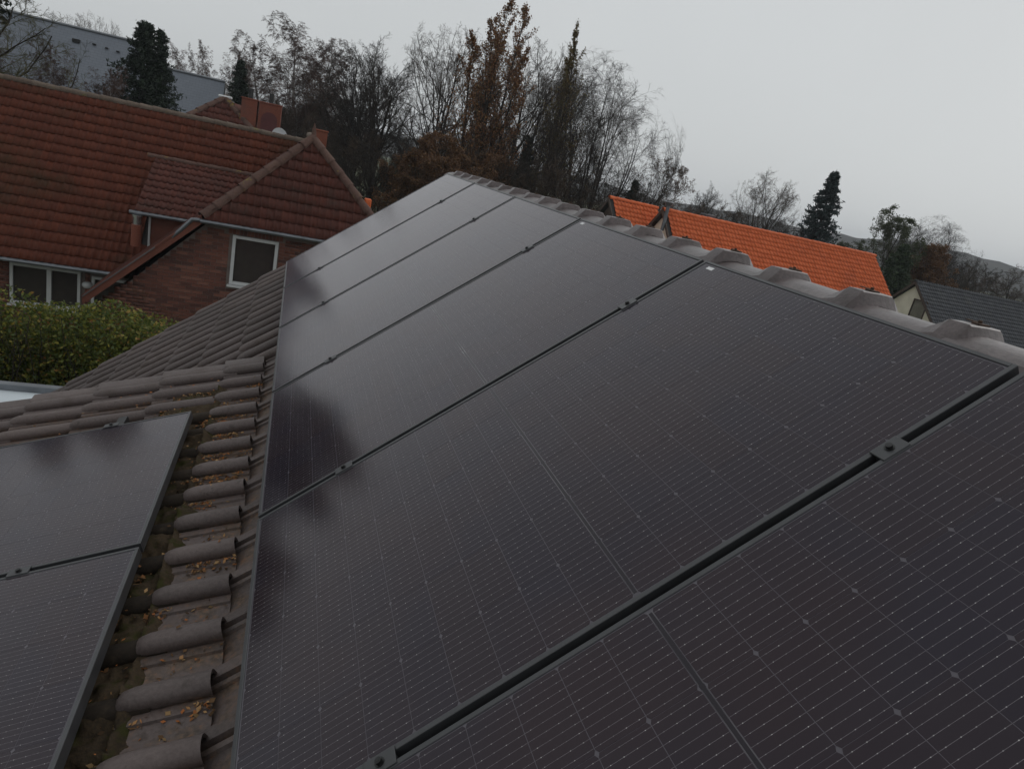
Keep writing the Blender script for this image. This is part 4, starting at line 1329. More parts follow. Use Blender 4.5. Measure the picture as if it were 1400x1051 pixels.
def build_orange():
    Y = 31.0
    H, roof = gable_house('orange_roof_house', 'long house roof of bright orange tiles directly beyond the near ridge', 0.549 * Y, 0.9853 * Y, Y, -0.0066 * Y, R(42), 4.6, 'orange_tile', 'cream', single=120, seed=21)
    # steel flue and grey vents on the ridge
    p = rel(0.5475 * (Y - 0.6), Y - 0.6, 0)
    f = MB().tube([(p[0] + 0.3, p[1], p[2] - 1.2), (p[0] + 0.3, p[1], p[2] + 0.02)], 0.09, 10).tube([(p[0] + .3, p[1], p[2] + 0.0), (p[0] + .3, p[1], p[2] + 0.13)], [0.15, 0.2], 12).tube([(p[0] + .3, p[1], p[2] + 0.16), (p[0] + .3, p[1], p[2] + 0.2)], [0.26, 0.2], 12)
    f.obj('flue', 'zinc', H, True)
    q = rel(0.632 * (Y + 1.2), Y + 1.2, -0.55)
    MB().span(q + (-0.25, -0.2, -0.8), q + (0.25, 0.2, 0.50)).span(q + (-0.3, -0.25, 0.50), q + (0.3, 0.25, 0.56)).obj('chimney', 'zinc', H, bevel=0.015)
    gable_house('orange_roof_annexe', 'short orange tiled roof with dark verge beside the steel flue', 0.4544 * 33.0, 0.549 * 33.0 - 0.35, 33.0, -0.0066 * 33.0, R(42), 4.2, 'orange_tile', 'wood_dark', single=60, seed=23)
    H2, r2 = gable_house('cream_house', 'cream gabled house with dark grey tile roof beyond the ridge', 1.0994 * 35.0, 1.0994 * 35.0 + 17, 35.0, -0.0358 * 35.0, R(43), 4.4, 'slate_tile', 'cream', single=120, seed=25, ridge='slate_tile')
    # dark window in the gable, half-timber boards
    x = CAM[0] + 1.0994 * 35.0 + 0.2
    y, z = CAM[1] + 35.0, CAM[2] - 0.0358 * 35.0
    MB().span((x - 0.06, y - 1.25, z - 2.35), (x - 0.003, y - 0.3, z - 1.15)).obj('window', 'glass', H2)
    MB().span((x - 0.05, y - 1.33, z - 2.45), (x - 0.004, y - 1.26, z - 1.05)).span((x - 0.05, y - 0.29, z - 2.45), (x - 0.004, y - 0.22, z - 1.05)).span((x - 0.05, y - 1.26, z - 1.14), (x - 0.004, y - 0.29, z - 1.05)).obj('window_frame', 'wood_dark', H2)
build_orange()

# ------------------------------------------------------------------ carport beside the house
def build_carport():
    z = 2.62
    yb, yf = CAM[1] + (z + 0.06 - 7) / -0.3972, CAM[1] + 7.6
    x0, x1 = -9.5, -2.7
    H = empty('carport', ((x0 + x1) / 2, (yb + yf) / 2, 0), 'flat pale blue-grey carport roof with grey edging in front of the hedge', 'carport')
    MB().span((x0, yf, z - 0.16), (x1, yb - 0.12, z - 0.04)).obj('roof_sheet', 'carport', H)
    e = MB()
    e.span((x0, yb - 0.12, z - 0.2), (x1, yb, z + 0.06)).span((x0, yf - 0.12, z - 0.2), (x1, yf, z + 0.06)).span((x1, yf - 0.12, z - 0.2), (x1 + 0.12, yb, z + 0.06)).span((x0 - 0.12, yf - 0.12, z - 0.2), (x0, yb, z + 0.06))
    e.obj('edging', 'zinc', H, bevel=0.01)
    for x in (x0 + 0.3, x1 - 0.3):
        for y in (yf + 0.3, yb - 0.4):
            MB().span((x - 0.06, y - 0.06, 0), (x + 0.06, y + 0.06, z - 0.17)).obj('post', 'wood_dark', H)
build_carport()
# ------------------------------------------------------------------ vegetation
def unit(v):
    return v / np.maximum(np.linalg.norm(v, axis=-1, keepdims=True), 1e-9)

def polylines(rs, start, d, length, r0, r1, K, wob, trop, droop=0.0):
    """grow N wandering lines; returns points (N,K+1,3) and radii (N,K+1)"""
    N = len(start)
    P = np.zeros((N, K + 1, 3)); P[:, 0] = start
    d = unit(d.copy())
    step = (length / K)[:, None]
    for k in range(K):
        d = d + rs.normal(size=(N, 3)) * wob
        d[:, 2] += trop - droop * (k + 1) / K
        d = unit(d)
        P[:, k + 1] = P[:, k] + d * step
    t = np.linspace(0, 1, K + 1)[None]
    Rr = r0[:, None] * (1 - t) + r1[:, None] * t
    return P, Rr

def tubes(P, Rr, S):
    N, K1, _ = P.shape
    T = unit(np.gradient(P, axis=1))
    ref = np.where(np.abs(T[..., 2:3]) < 0.9, np.array([0, 0, 1.0]), np.array([1.0, 0, 0]))
    X = unit(np.cross(T, ref)); Y = np.cross(T, X)
    a = np.arange(S) * 2 * math.pi / S
    V = P[:, :, None] + Rr[:, :, None, None] * (np.cos(a)[None, None, :, None] * X[:, :, None] + np.sin(a)[None, None, :, None] * Y[:, :, None])
    idx = np.arange(N * K1 * S).reshape(N, K1, S)
    A = idx[:, :-1]; B = idx[:, 1:]
    F = np.stack([A, np.roll(A, -1, 2), np.roll(B, -1, 2), B], -1).reshape(-1, 4)
    return V.reshape(-1, 3), F

def children(rs, P, Rr, L, n, t0, t1, ang, angv, ratio, shape, rratio=0.6):
    """n side shoots on each line"""
    N, K1, _ = P.shape
    t = t0 + (t1 - t0) * (np.arange(n)[None] + rs.uniform(0, 1, (N, n))) / n
    f = t * (K1 - 1)
    i = np.clip(f.astype(int), 0, K1 - 2); w = (f - i)[..., None]
    rows = np.arange(N)[:, None]
    pos = P[rows, i] * (1 - w) + P[rows, i + 1] * w
    tan = unit(P[rows, i + 1] - P[rows, i])
    rad = Rr[rows, i] * (1 - w[..., 0]) + Rr[rows, i + 1] * w[..., 0]
    perp = unit(np.cross(tan, rs.normal(size=(N, n, 3))))
    a = np.radians(ang + rs.normal(size=(N, n, 1)) * angv)
    d = tan * np.cos(a) + perp * np.sin(a)
    ln = L[:, None] * ratio * shape(t) * rs.uniform(0.65, 1.25, (N, n))
    return pos.reshape(-1, 3), d.reshape(-1, 3), ln.ravel(), (rad * rratio).ravel()

ROUND = lambda t: 0.35 + 0.9 * np.sin(np.clip(t, 0, 1) * math.pi * 0.9 + 0.15)
CONE = lambda t: np.clip(1.08 - t, 0.05, 1)
EVEN = lambda t: np.ones_like(t)
TAPER = lambda t: 1.05 - 0.55 * t

def leaf_cloud(rs, C, L, asp, bias=0.0):
    """one small quad a leaf, any direction; bias > 0 hangs leaves flat"""
    N = len(C)
    L = L * rs.uniform(0.6, 1.3, N)[:, None]
    n = rs.normal(size=(N, 3)); n[:, 2] += bias
    n = unit(n); a = rs.normal(size=(N, 3))
    a = unit(a - (a * n).sum(1)[:, None] * n); b = np.cross(n, a)
    V = np.stack([C - a * L * 0.5, C + b * L * asp * 0.5, C + a * L * 0.5, C - b * L * asp * 0.5], 1).reshape(-1, 3)
    return V, np.arange(N * 4).reshape(-1, 4)

def along(rs, P, per):
    N, K1, _ = P.shape
    f = rs.uniform(0.1, 1, (N, per)) * (K1 - 1)
    i = np.clip(f.astype(int), 0, K1 - 2); w = (f - i)[..., None]
    rows = np.arange(N)[:, None]
    return (P[rows, i] * (1 - w) + P[rows, i + 1] * w).reshape(-1, 3)

def cat_mesh(parts):
    V, F, o = [], [], 0
    for v, f in parts:
        V.append(v); F.append(f + o); o += len(v)
    return np.concatenate(V), np.concatenate(F)

def proto(seed, H, r, levels, bark, twig, stems=1, stem_spread=0.0, lean=(0, 0), leaf=None, dome=None, wob0=0.035, trop0=0.01, K0=14):
    """one tree grown to height H: meshes trunk, crown, foliage. leaf: (mat, per twig, size, aspect, scatter, levels). dome: (z centre, rx, rz)"""
    rs = np.random.default_rng(seed)
    st = np.zeros((stems, 3)); d = np.tile(np.array([lean[0], lean[1], 1.0]), (stems, 1))
    if stems > 1:
        a = np.arange(stems) * 2 * math.pi / stems + rs.uniform(0, 6)
        sp = stem_spread * (rs.uniform(0.3, 1.2, stems) if stems < 9 else np.linspace(0.02, 1.25, stems)[rs.permutation(stems)])
        d[:, 0] += np.cos(a) * sp; d[:, 1] += np.sin(a) * sp
        st[:, 0] = np.cos(a) * r; st[:, 1] = np.sin(a) * r
    L = np.full(stems, H * 0.98) * (rs.uniform(0.80, 1.0, stems) if stems > 1 else 1)
    P, Rr = polylines(rs, st, d, L, np.full(stems, r), np.full(stems, r * 0.08), K0, wob0, trop0)
    P[:, 0, 2] -= 0.15
    def squash(V):
        if dome is None:
            return V
        c = np.array([0, 0, dome[0] * H]); q = (V - c) / np.array([dome[1], dome[1], dome[2]])
        q[:, 2] = np.where(q[:, 2] < 0, q[:, 2] * 0.75, q[:, 2])
        rr = np.linalg.norm(q, axis=1)
        g = np.where(rr > 0.85, (0.85 + (1 - np.exp(-(rr - 0.85) * 1.7)) * 0.48) / np.maximum(rr, 1e-6), 1.0)
        return c + (V - c) * g[:, None]
    sq = lambda vf: (squash(vf[0]), vf[1])
    wood, fine, leaves = [sq(tubes(P, Rr, 8))], [], []
    for k, lv in enumerate(levels):
        s, dd, ln, rad = children(rs, P, Rr, L, lv['n'], lv.get('t0', 0.25), lv.get('t1', 1.0), lv.get('ang', 45), lv.get('angv', 12), lv.get('ratio', 0.5), lv.get('shape', EVEN), lv.get('rr', 0.6))
        rad = np.clip(rad, lv.get('rmin', 0.004), 1)
        L = ln
        P, Rr = polylines(rs, s, dd, ln, rad, np.maximum(rad * 0.35, 0.003), lv.get('K', 4), lv.get('wob', 0.12), lv.get('trop', 0.05), lv.get('droop', 0.0))
        (wood if k == 0 else fine).append(sq(tubes(P, Rr, lv.get('S', 3))))
        if leaf and k >= len(levels) - leaf[5]:
            leaves.append(squash(along(rs, P, leaf[1])))
    V, F = cat_mesh(wood)
    H = float(max(V[:, 2].max(), max(f[0][:, 2].max() for f in fine)))      # true height
    out = [H, ('trunk', mesh_np('trunk', V, F, bark, True))]
    V, F = cat_mesh(fine)
    out.append(('crown', mesh_np('crown', V, F, twig)))
    if leaves:
        C = np.concatenate(leaves)
        C = C + rs.normal(size=C.shape) * leaf[4]
        V, F = leaf_cloud(rs, C, leaf[2], leaf[3])
        out.append(('foliage', mesh_np('foliage', V, F, leaf[0])))
    return out

def place(pr, name, label, pos, H, rot=0.0, wide=1.0, group='bare trees behind the houses', cat='tree', twig=None):
    root = empty(name, (pos[0], pos[1], 0), label, cat, group)
    k = H / pr[0]
    for n, me in pr[1:]:
        o = put(n, me)
        o.parent = root
        o.rotation_euler = (0, 0, rot)
        o.scale = (k * wide, k * wide, k)
        if twig and n == 'crown':                # same growth, other bark
            o.material_slots[0].link = 'OBJECT'
            o.material_slots[0].material = MAT[twig]
    return root

def ground_at(dx, Y):
    return (CAM[0] + dx * Y, CAM[1] + Y)
def height_for(dz, Y):
    return CAM[2] + dz * Y

def oak(n1=20, n2=9, n3=7, n4=8, up=0.06):
    return [dict(n=n1, t0=0.28, t1=0.98, ang=50, angv=12, ratio=0.42, shape=ROUND, K=8, S=5, wob=0.15, trop=up, rr=0.5),
            dict(n=n2, t0=0.2, t1=1.0, ang=42, angv=14, ratio=0.42, shape=TAPER, K=5, S=4, wob=0.16, trop=up, rr=0.5),
            dict(n=n3, t0=0.15, t1=1.0, ang=42, angv=16, ratio=0.46, shape=TAPER, K=4, S=3, wob=0.18, trop=up * 0.6, rr=0.55, rmin=0.006),
            dict(n=n4, t0=0.1, t1=1.0, ang=40, angv=18, ratio=0.48, shape=TAPER, K=1, S=3, wob=0.2, trop=up * 0.4, rr=0.6, rmin=0.0062)]
def birch(n1=32, n2=9, n3=9, n4=7):
    return [dict(n=n1, t0=0.22, t1=1.0, ang=38, angv=10, ratio=0.34, shape=lambda t: 1.35 - 0.95 * t, K=6, S=4, wob=0.09, trop=0.07, rr=0.36),
            dict(n=n2, t0=0.2, t1=1.0, ang=38, angv=12, ratio=0.42, shape=TAPER, K=5, S=3, wob=0.11, trop=0.02, droop=0.10, rr=0.45, rmin=0.006),
            dict(n=n3, t0=0.15, t1=1.0, ang=44, angv=16, ratio=0.55, shape=TAPER, K=4, S=3, wob=0.13, trop=-0.02, droop=0.42, rr=0.55, rmin=0.006),
            dict(n=n4, t0=0.1, t1=1.0, ang=36, angv=14, ratio=0.55, shape=TAPER, K=1, S=3, wob=0.12, trop=-0.34, droop=0.5, rr=0.7, rmin=0.0058)]
def fan():
    return [dict(n=9, t0=0.42, t1=1.0, ang=26, angv=8, ratio=0.30, shape=EVEN, K=6, S=4, wob=0.06, trop=0.01, rr=0.5),
            dict(n=8, t0=0.25, t1=1.0, ang=30, angv=10, ratio=0.42, shape=EVEN, K=4, S=3, wob=0.09, trop=0.0, rr=0.5, rmin=0.009),
            dict(n=6, t0=0.2, t1=1.0, ang=32, angv=12, ratio=0.46, shape=EVEN, K=3, S=3, wob=0.12, trop=0.0, rr=0.55, rmin=0.008),
            dict(n=4, t0=0.15, t1=1.0, ang=32, angv=14, ratio=0.55, shape=EVEN, K=1, S=3, wob=0.16, trop=0.0, rr=0.6, rmin=0.0072)]
def poplar(n1=70, n2=10, n3=6):
    return [dict(n=n1, t0=0.07, t1=0.99, ang=27, angv=7, ratio=0.27, shape=lambda t: 1.42 - 1.28 * t, K=6, S=4, wob=0.06, trop=0.08, rr=0.35),
            dict(n=n2, t0=0.15, t1=1.0, ang=28, angv=9, ratio=0.34, shape=TAPER, K=4, S=3, wob=0.09, trop=0.08, rr=0.45, rmin=0.006),
            dict(n=n3, t0=0.1, t1=1.0, ang=32, angv=10, ratio=0.42, shape=TAPER, K=1, S=3, wob=0.12, trop=0.05, rr=0.6, rmin=0.0065)]
def brush(n1=14, n2=10, n3=8, n4=6):
    return [dict(n=n1, t0=0.06, t1=0.95, ang=32, angv=12, ratio=0.5, shape=TAPER, K=6, S=4, wob=0.12, trop=0.03, rr=0.45),
            dict(n=n2, t0=0.1, t1=1.0, ang=38, angv=14, ratio=0.42, shape=TAPER, K=4, S=3, wob=0.15, trop=0.02, rr=0.45, rmin=0.008),
            dict(n=n3, t0=0.1, t1=1.0, ang=40, angv=16, ratio=0.5, shape=TAPER, K=3, S=3, wob=0.17, trop=0.0, rr=0.55, rmin=0.006),
            dict(n=n4, t0=0.1, t1=1.0, ang=38, angv=16, ratio=0.55, shape=TAPER, K=1, S=3, wob=0.18, trop=0.0, rr=0.6, rmin=0.0065)]

def conifer(name, label, pos, H, W, seed, mat, base=0.03, dens=1.0, droop=0.10, layered=False, tops=1, group='conifers between the houses', lsz=0.30, pexp=0.9):
    """trunk with whorls of boughs clothed in needle sprays"""
    rs = np.random.default_rng(seed)
    root = empty(name, (pos[0], pos[1], 0), label, 'tree', group)
    P, Rr = polylines(rs, np.zeros((1, 3)), np.array([[0, 0, 1.0]]), np.array([H]), np.array([H * 0.016]), np.array([0.012]), 12, 0.006, 0.02)
    P[:, 0, 2] -= 0.15
    n = int((46 if layered else 150) * dens)
    t = base + (0.985 - base) * (np.arange(n) + rs.uniform(0, 1, n)) / n
    if layered:
        t = np.round(t * 26) / 26 + rs.normal(size=n) * 0.009
        t = np.clip(np.repeat(t, 3) + rs.normal(size=3 * n) * 0.008, 0.02, 0.98); n = len(t)
    f = t * 12; i = np.clip(f.astype(int), 0, 11); w = (f - i)[:, None]
    pos0 = P[0, i] * (1 - w) + P[0, i + 1] * w
    a = np.arange(n) * 2.39996 + rs.normal(size=n) * 0.3
    prof = (1 - t) ** pexp + 0.02
    prof *= np.where(t < base + 0.1, 0.85, 1.0)
    Lb = W * 0.5 * prof * rs.uniform(0.6, 1.18, n)
    d = np.stack([np.cos(a), np.sin(a), np.full(n, 0.10 if layered else 0.55) - 0.25 * (1 - t)], 1)
    B, Br = polylines(rs, pos0, d, np.maximum(Lb, 0.15), np.full(n, 0.02) * (1.3 - t), np.full(n, 0.005), 5, 0.06, 0.0, droop)
    parts = [tubes(P, Rr, 8), tubes(B, Br, 4)]
    o = put('trunk', mesh_np('trunk', *cat_mesh(parts), 'bark_dark', True)); o.parent = root
    s, dd, ln, rad = children(rs, B, Br, Lb, 12, 0.12, 1.0, 48, 12, 0.34, TAPER)
    Sg, Sr = polylines(rs, s, dd, np.maximum(ln, 0.10), np.full(len(s), 0.006), np.full(len(s), 0.003), 3, 0.10, 0.0, droop)
    C = np.concatenate([along(rs, Sg, 6), along(rs, B, 14)])
    C = C + rs.normal(size=C.shape) * np.array([0.06, 0.06, 0.045])
    V, F = leaf_cloud(rs, C, lsz, 0.30, 0.6 if layered else 0.0)
    o = put('foliage', mesh_np('foliage', V, F, mat)); o.parent = root
    return root

def build_trees():
    # prototypes, each grown once
    BIRCH_A = proto(120, 15, 0.22, birch(36, 10, 9, 11), 'bark_pale', 'twig_red')
    BIRCH_B = BIRCH_A
    OAK = proto(123, 14, 0.24, oak(22, 9, 8, 8, 0.07), 'bark_dark', 'bark_dark', 2, 0.10, dome=(0.66, 4.4, 5.4))
    DOME = proto(129, 15.5, 0.14, fan(), 'bark_dark', 'bark_dark', 17, 0.85, dome=(0.34, 5.8, 10.2), trop0=0.02, wob0=0.025)
    FAN = proto(125, 17, 0.26, oak(26, 10, 8, 7, 0.07), 'bark_dark', 'twig_brown', 2, 0.07, dome=(0.66, 4.6, 6.2))
    RUST = proto(126, 19.5, 0.20, poplar(46, 10, 6), 'bark_dark', 'twig_brown', 6, 0.14, leaf=('leaf_rust', 2, 0.135, 0.75, 0.08, 1), wob0=0.012, trop0=0.055)
    OLIVE = proto(128, 18, 0.15, poplar(44, 9, 6), 'bark_dark', 'twig_brown', 2, 0.05, leaf=('leaf_olive', 2, 0.12, 0.7, 0.06, 1), wob0=0.012, trop0=0.04)
    IVY = proto(131, 15, 0.4, oak(22, 10, 7, 4), 'bark_dark', 'twig_moss', leaf=('needle_dark', 3, 0.38, 0.6, 0.15, 1), dome=(0.58, 5.2, 6.6))
    BR_A = proto(140, 8.5, 0.09, brush(12, 10, 8, 6), 'bark_dark', 'twig_brown', 4, 0.22, dome=(0.55, 3.2, 4.2))
    BEECH = proto(144, 8.0, 0.10, brush(12, 10, 7, 5), 'bark_dark', 'twig_brown', 4, 0.20, leaf=('leaf_beech', 2, 0.11, 0.7, 0.07, 1), dome=(0.52, 3.0, 4.0))
    BROWN = proto(161, 10.5, 0.16, oak(18, 8, 7, 6, 0.08), 'bark_grey', 'twig_brown', leaf=('leaf_brown', 1, 0.09, 0.7, 0.06, 1), dome=(0.64, 3.2, 4.2))
    GREEN = proto(167, 10.8, 0.16, oak(18, 8, 7, 6, 0.10), 'bark_dark', 'twig_brown', leaf=('leaf_dullgreen', 3, 0.12, 0.6, 0.09, 1), dome=(0.60, 2.9, 4.8))
    def T(pr, name, label, dx, Y, dz, rot=0.0, wide=1.0, **kw):
        return place(pr, name, label, ground_at(dx, Y), height_for(dz, Y), rot, wide, **kw)
    G = dict(group='trees left of the hall')
    T(OAK, 'mossy_tree', 'broad mossy tree reaching in above the grey hall roof', -0.378, 36, 0.135, 0.4, 1.35, twig='twig_moss', **G)
    T(OAK, 'mossy_tree', 'dense mossy tree standing left of the hall', -0.52, 33, 0.15, 2.0, 0.9, twig='twig_moss', **G)
    T(OAK, 'mossy_tree', 'tall mossy tree farthest left of the hall', -0.72, 31, 0.13, 4.1, 1.0, twig='twig_moss', **G)
    T(OAK, 'mossy_tree', 'mossy tree beyond the left gable of the brick house', -0.97, 30, 0.14, 5.2, 1.0, twig='twig_moss', **G)
    for k, (dx, Y, dz, wide, lab) in enumerate(((-0.440, 37, 0.210, 0.85, 'ivy-clad dark tree just left of the hall roof'), (-0.64, 34, 0.178, 1.0, 'ivy-clad dark tree beside the mossy trees'), (-0.84, 33, 0.165, 1.05, 'ivy-clad dark tree further left of the brick house'), (-1.10, 31, 0.18, 1.1, 'farthest left ivy-clad tree beyond the brick house'))):
        T(IVY, 'ivy_tree', lab, dx, Y, dz, 1.3 * k, wide, **G)
    G = dict(group='bare trees around the hall')
    T(BIRCH_B, 'birch_tree', 'thin leafless birch in front of the grey hall roof', -0.262, 40, 0.036, 1.0, 0.95, **G)
    T(BIRCH_B, 'birch_tree', 'small reddish birch by the dark conifer', -0.222, 41, 0.014, 3.0, 0.8, **G)
    T(BIRCH_B, 'birch_tree', 'low reddish birch at the left part of the hall roof', -0.305, 42, 0.012, 5.0, 1.0, **G)
    T(BIRCH_B, 'birch_tree', 'leafless birch veiling the left end of the hall roof', -0.335, 43, 0.040, 2.2, 1.0, **G)
    T(BIRCH_B, 'birch_tree', 'short leafless birch between the thin birch and the dark conifer', -0.242, 43, 0.022, 4.2, 1.0, **G)
    T(FAN, 'bare_tree', 'bare tree showing its fan top over the hall roof, left one', -0.262, 78, 0.070, 0.7, 0.75, **G)
    T(FAN, 'bare_tree', 'bare tree showing its fan top over the hall roof, right one', -0.236, 76, 0.074, 2.5, 0.7, **G)
    T(FAN, 'bare_tree', 'low bare tree top over the hall roof beside the conifer', -0.200, 82, 0.056, 4.0, 0.6, **G)
    for dx, dz, rot, lab in ((-0.142, 0.062, 0.3, 'far pale brown birch rising right of the dark conifer'), (-0.118, 0.070, 2.2, 'far pale brown birch left of the small conifer'), (-0.098, 0.072, 4.0, 'far pale brown birch behind the small conifer'), (-0.076, 0.068, 5.1, 'far pale brown birch right of the small conifer')):
        T(BIRCH_B, 'birch_tree', lab, dx, 84, dz, rot, 0.95, **G)
    conifer('conifer', 'dense dark green conifer behind the red ridge', ground_at(-0.186, 45), height_for(0.076, 45), 7.4, 110, 'needle_dark', 0.02, 1.9, 0.12, lsz=0.22, pexp=0.78)
    conifer('conifer', 'slim second tip rising from the dense dark conifer', ground_at(-0.166, 45.3), height_for(0.072, 45.3), 4.4, 111, 'needle_dark', 0.02, 1.1, 0.08, lsz=0.2, pexp=0.8)
    conifer('conifer', 'small slender dark conifer behind the orange chimneys', ground_at(-0.0775, 58), height_for(0.060, 58), 4.6, 115, 'needle_dark', 0.03, 1.3, 0.10, lsz=0.24, pexp=0.75)
    # belt of trees behind the wing
    T(BIRCH_A, 'birch_tree', 'tall drooping birch with reddish twigs behind the chimneys', -0.004, 60, 0.132, 0.0, 1.35)
    T(BIRCH_B, 'birch_tree', 'reddish birch left of the tall drooping one', -0.032, 63, 0.092, 1.3, 1.5)
    T(BIRCH_A, 'birch_tree', 'reddish birch standing close behind the tall drooping one', 0.008, 66, 0.118, 5.2, 1.4)
    T(BIRCH_A, 'birch_tree', 'reddish birch right of the tall drooping one', 0.028, 62, 0.108, 2.6, 1.35)
    T(BIRCH_B, 'birch_tree', 'low reddish birch beside the wing chimney', 0.05, 58, 0.072, 4.4, 1.6)
    T(OAK, 'oak_tree', 'gnarled dark bare oak with two trunks above the hip roof', 0.100, 50, 0.138, 0.6, 1.0)
    T(OAK, 'oak_tree', 'dark bare oak tucked between the birch and the gnarled oak', 0.068, 54, 0.118, 2.4, 0.95)
    T(FAN, 'bare_tree', 'fan-shaped bare tree left of the rust poplar', 0.183, 60, 0.172, 0.0, 0.92)
    T(RUST, 'poplar_tree', 'tall columnar poplar covered in rust brown leaves', 0.242, 50, 0.222, 0.9, 1.0, group='poplars')
    T(FAN, 'bare_tree', 'round bare tree right behind the rust poplar', 0.292, 58, 0.190, 2.0, 1.05)
    T(OLIVE, 'poplar_tree', 'narrow half-bare poplar with a few olive leaves', 0.352, 50, 0.212, 0.2, 0.9, group='poplars')
    T(DOME, 'bare_tree', 'wide domed bare tree with many stems beside the narrow poplar', 0.418, 50, 0.192, 0.5, 1.0)
    T(DOME, 'bare_tree', 'bare spreading tree between the two poplars', 0.335, 62, 0.165, 2.9, 0.8)
    # thicket under the belt
    G = dict(group='thicket under the trees', cat='shrub')
    for k, (pr, dx, Y, dz, wide, lab) in enumerate((
            (BR_A, 0.045, 47, 0.012, 1.2, 'brown thicket shrub behind the small wing chimney'), ('D', 0.085, 45, 0.002, 1.2, 'dark thicket shrub under the gnarled oak'),
            (BR_A, 0.128, 47, 0.018, 1.2, 'brown thicket shrub right of the gnarled oak'), ('D', 0.165, 49, 0.05, 1.1, 'tall dark thicket tree under the fan-shaped tree'),
            (BEECH, 0.208, 44, 0.030, 1.2, 'rust-leaved beech at the foot of the rust poplar'), (BEECH, 0.170, 43, 0.0, 1.3, 'low rust-leaved beech left of the rust poplar foot'),
            (BEECH, 0.250, 46, 0.020, 1.2, 'rust-leaved beech under the rust poplar on its ridge side'),
            ('D', 0.29, 45, 0.034, 1.2, 'dark thicket shrub right of the rust poplar foot'), (BR_A, 0.335, 46, 0.034, 1.2, 'brown thicket shrub between the poplars'),
            (BR_A, 0.375, 45, 0.030, 1.2, 'brown thicket shrub under the narrow poplar'), ('D', 0.425, 46, 0.032, 1.2, 'dark thicket shrub under the wide domed tree'),
            ('D', 0.47, 47, 0.034, 1.2, 'dark thicket shrub right of the wide domed tree stems'), (BR_A, 0.505, 49, 0.024, 1.1, 'brown thicket shrub left of the withered brown tree'),
            (BR_A, 0.010, 50, 0.030, 1.3, 'brown thicket shrub under the tall birch'), ('D', -0.03, 52, 0.020, 1.2, 'dark thicket shrub behind the orange chimneys'),
            (BR_A, 0.66, 52, 0.028, 1.2, 'low brown shrub behind the orange ridge chimney'), ('D', 0.79, 50, 0.034, 1.1, 'dark thicket shrub at the foot of the blue conifer'),
            ('D', 0.70, 54, 0.024, 1.2, 'dark thicket shrub under the brushy bare tree'), (BR_A, 0.58, 54, 0.020, 1.2, 'brown shrub right of the withered brown tree'),
            (BEECH, 1.13, 44, 0.038, 1.0, 'rust brown shrub behind the cream gable'), (BR_A, 1.20, 52, 0.026, 1.3, 'brown shrub over the near end of the dark roof'),
            ('D', 1.27, 54, 0.022, 1.3, 'dark bare shrub over the middle of the dark roof'), (BR_A, 1.36, 56, 0.036, 1.3, 'brown shrub over the far half of the dark roof'),
            (BR_A, 1.46, 54, 0.045, 1.2, 'tall brown shrub behind the far end of the dark roof'), ('D', 1.155, 56, 0.034, 1.2, 'dark bare shrub under the spreading tree'), (BR_A, 0.905, 54, 0.0, 1.2, 'low brown shrub right of the blue conifer'))):
        T(BR_A if pr == 'D' else pr, 'thicket_shrub', lab, dx, Y, dz, 1.7 * k, wide, twig='bark_dark' if pr == 'D' else None, **G)
    conifer('conifer', 'dark evergreen low in the thicket beside the brown tree', ground_at(0.492, 52), height_for(0.026, 52), 5.0, 160, 'needle_dark', 0.02, 1.2, 0.05, lsz=0.26)
    conifer('conifer', 'dark evergreen low between rust poplar and narrow poplar', ground_at(0.312, 52), height_for(0.052, 52), 4.6, 159, 'needle_dark', 0.02, 1.2, 0.05, lsz=0.26)
    # right of the belt
    T(BROWN, 'withered_tree', 'rounded tree with withered brown leaves over the orange annexe', 0.535, 52, 0.072, 0.0, 1.0)
    T(OAK, 'bare_tree', 'small bare tree far behind the orange ridge', 0.618, 64, 0.052, 3.0, 0.8)
    T(FAN, 'bare_tree', 'brushy bare tree left of the blue conifer', 0.735, 54, 0.093, 3.3, 0.95)
    conifer('conifer', 'layered blue-grey conifer behind the orange ridge', ground_at(0.852, 48), height_for(0.116, 48), 7.0, 166, 'needle_blue', 0.03, 2.3, 0.08, True, lsz=0.28, pexp=0.85)
    T(GREEN, 'leafy_tree', 'dull green half-leafless tree beyond the orange gable end', 0.998, 46, 0.082, 0.0, 1.0)
    conifer('conifer', 'broad dark green conifer below the half-leafless tree', ground_at(1.045, 43), height_for(0.022, 43), 7.4, 168, 'needle_green', 0.02, 1.7, 0.04, lsz=0.26)
    T(GREEN, 'leafy_tree', 'low green bush between the blue conifer and the orange gable', 0.945, 47, 0.014, 2.0, 1.2, **G)
    T(DOME, 'bare_tree', 'spreading bare tree above the cream gable', 1.105, 50, 0.088, 1.1, 1.15)
build_trees()

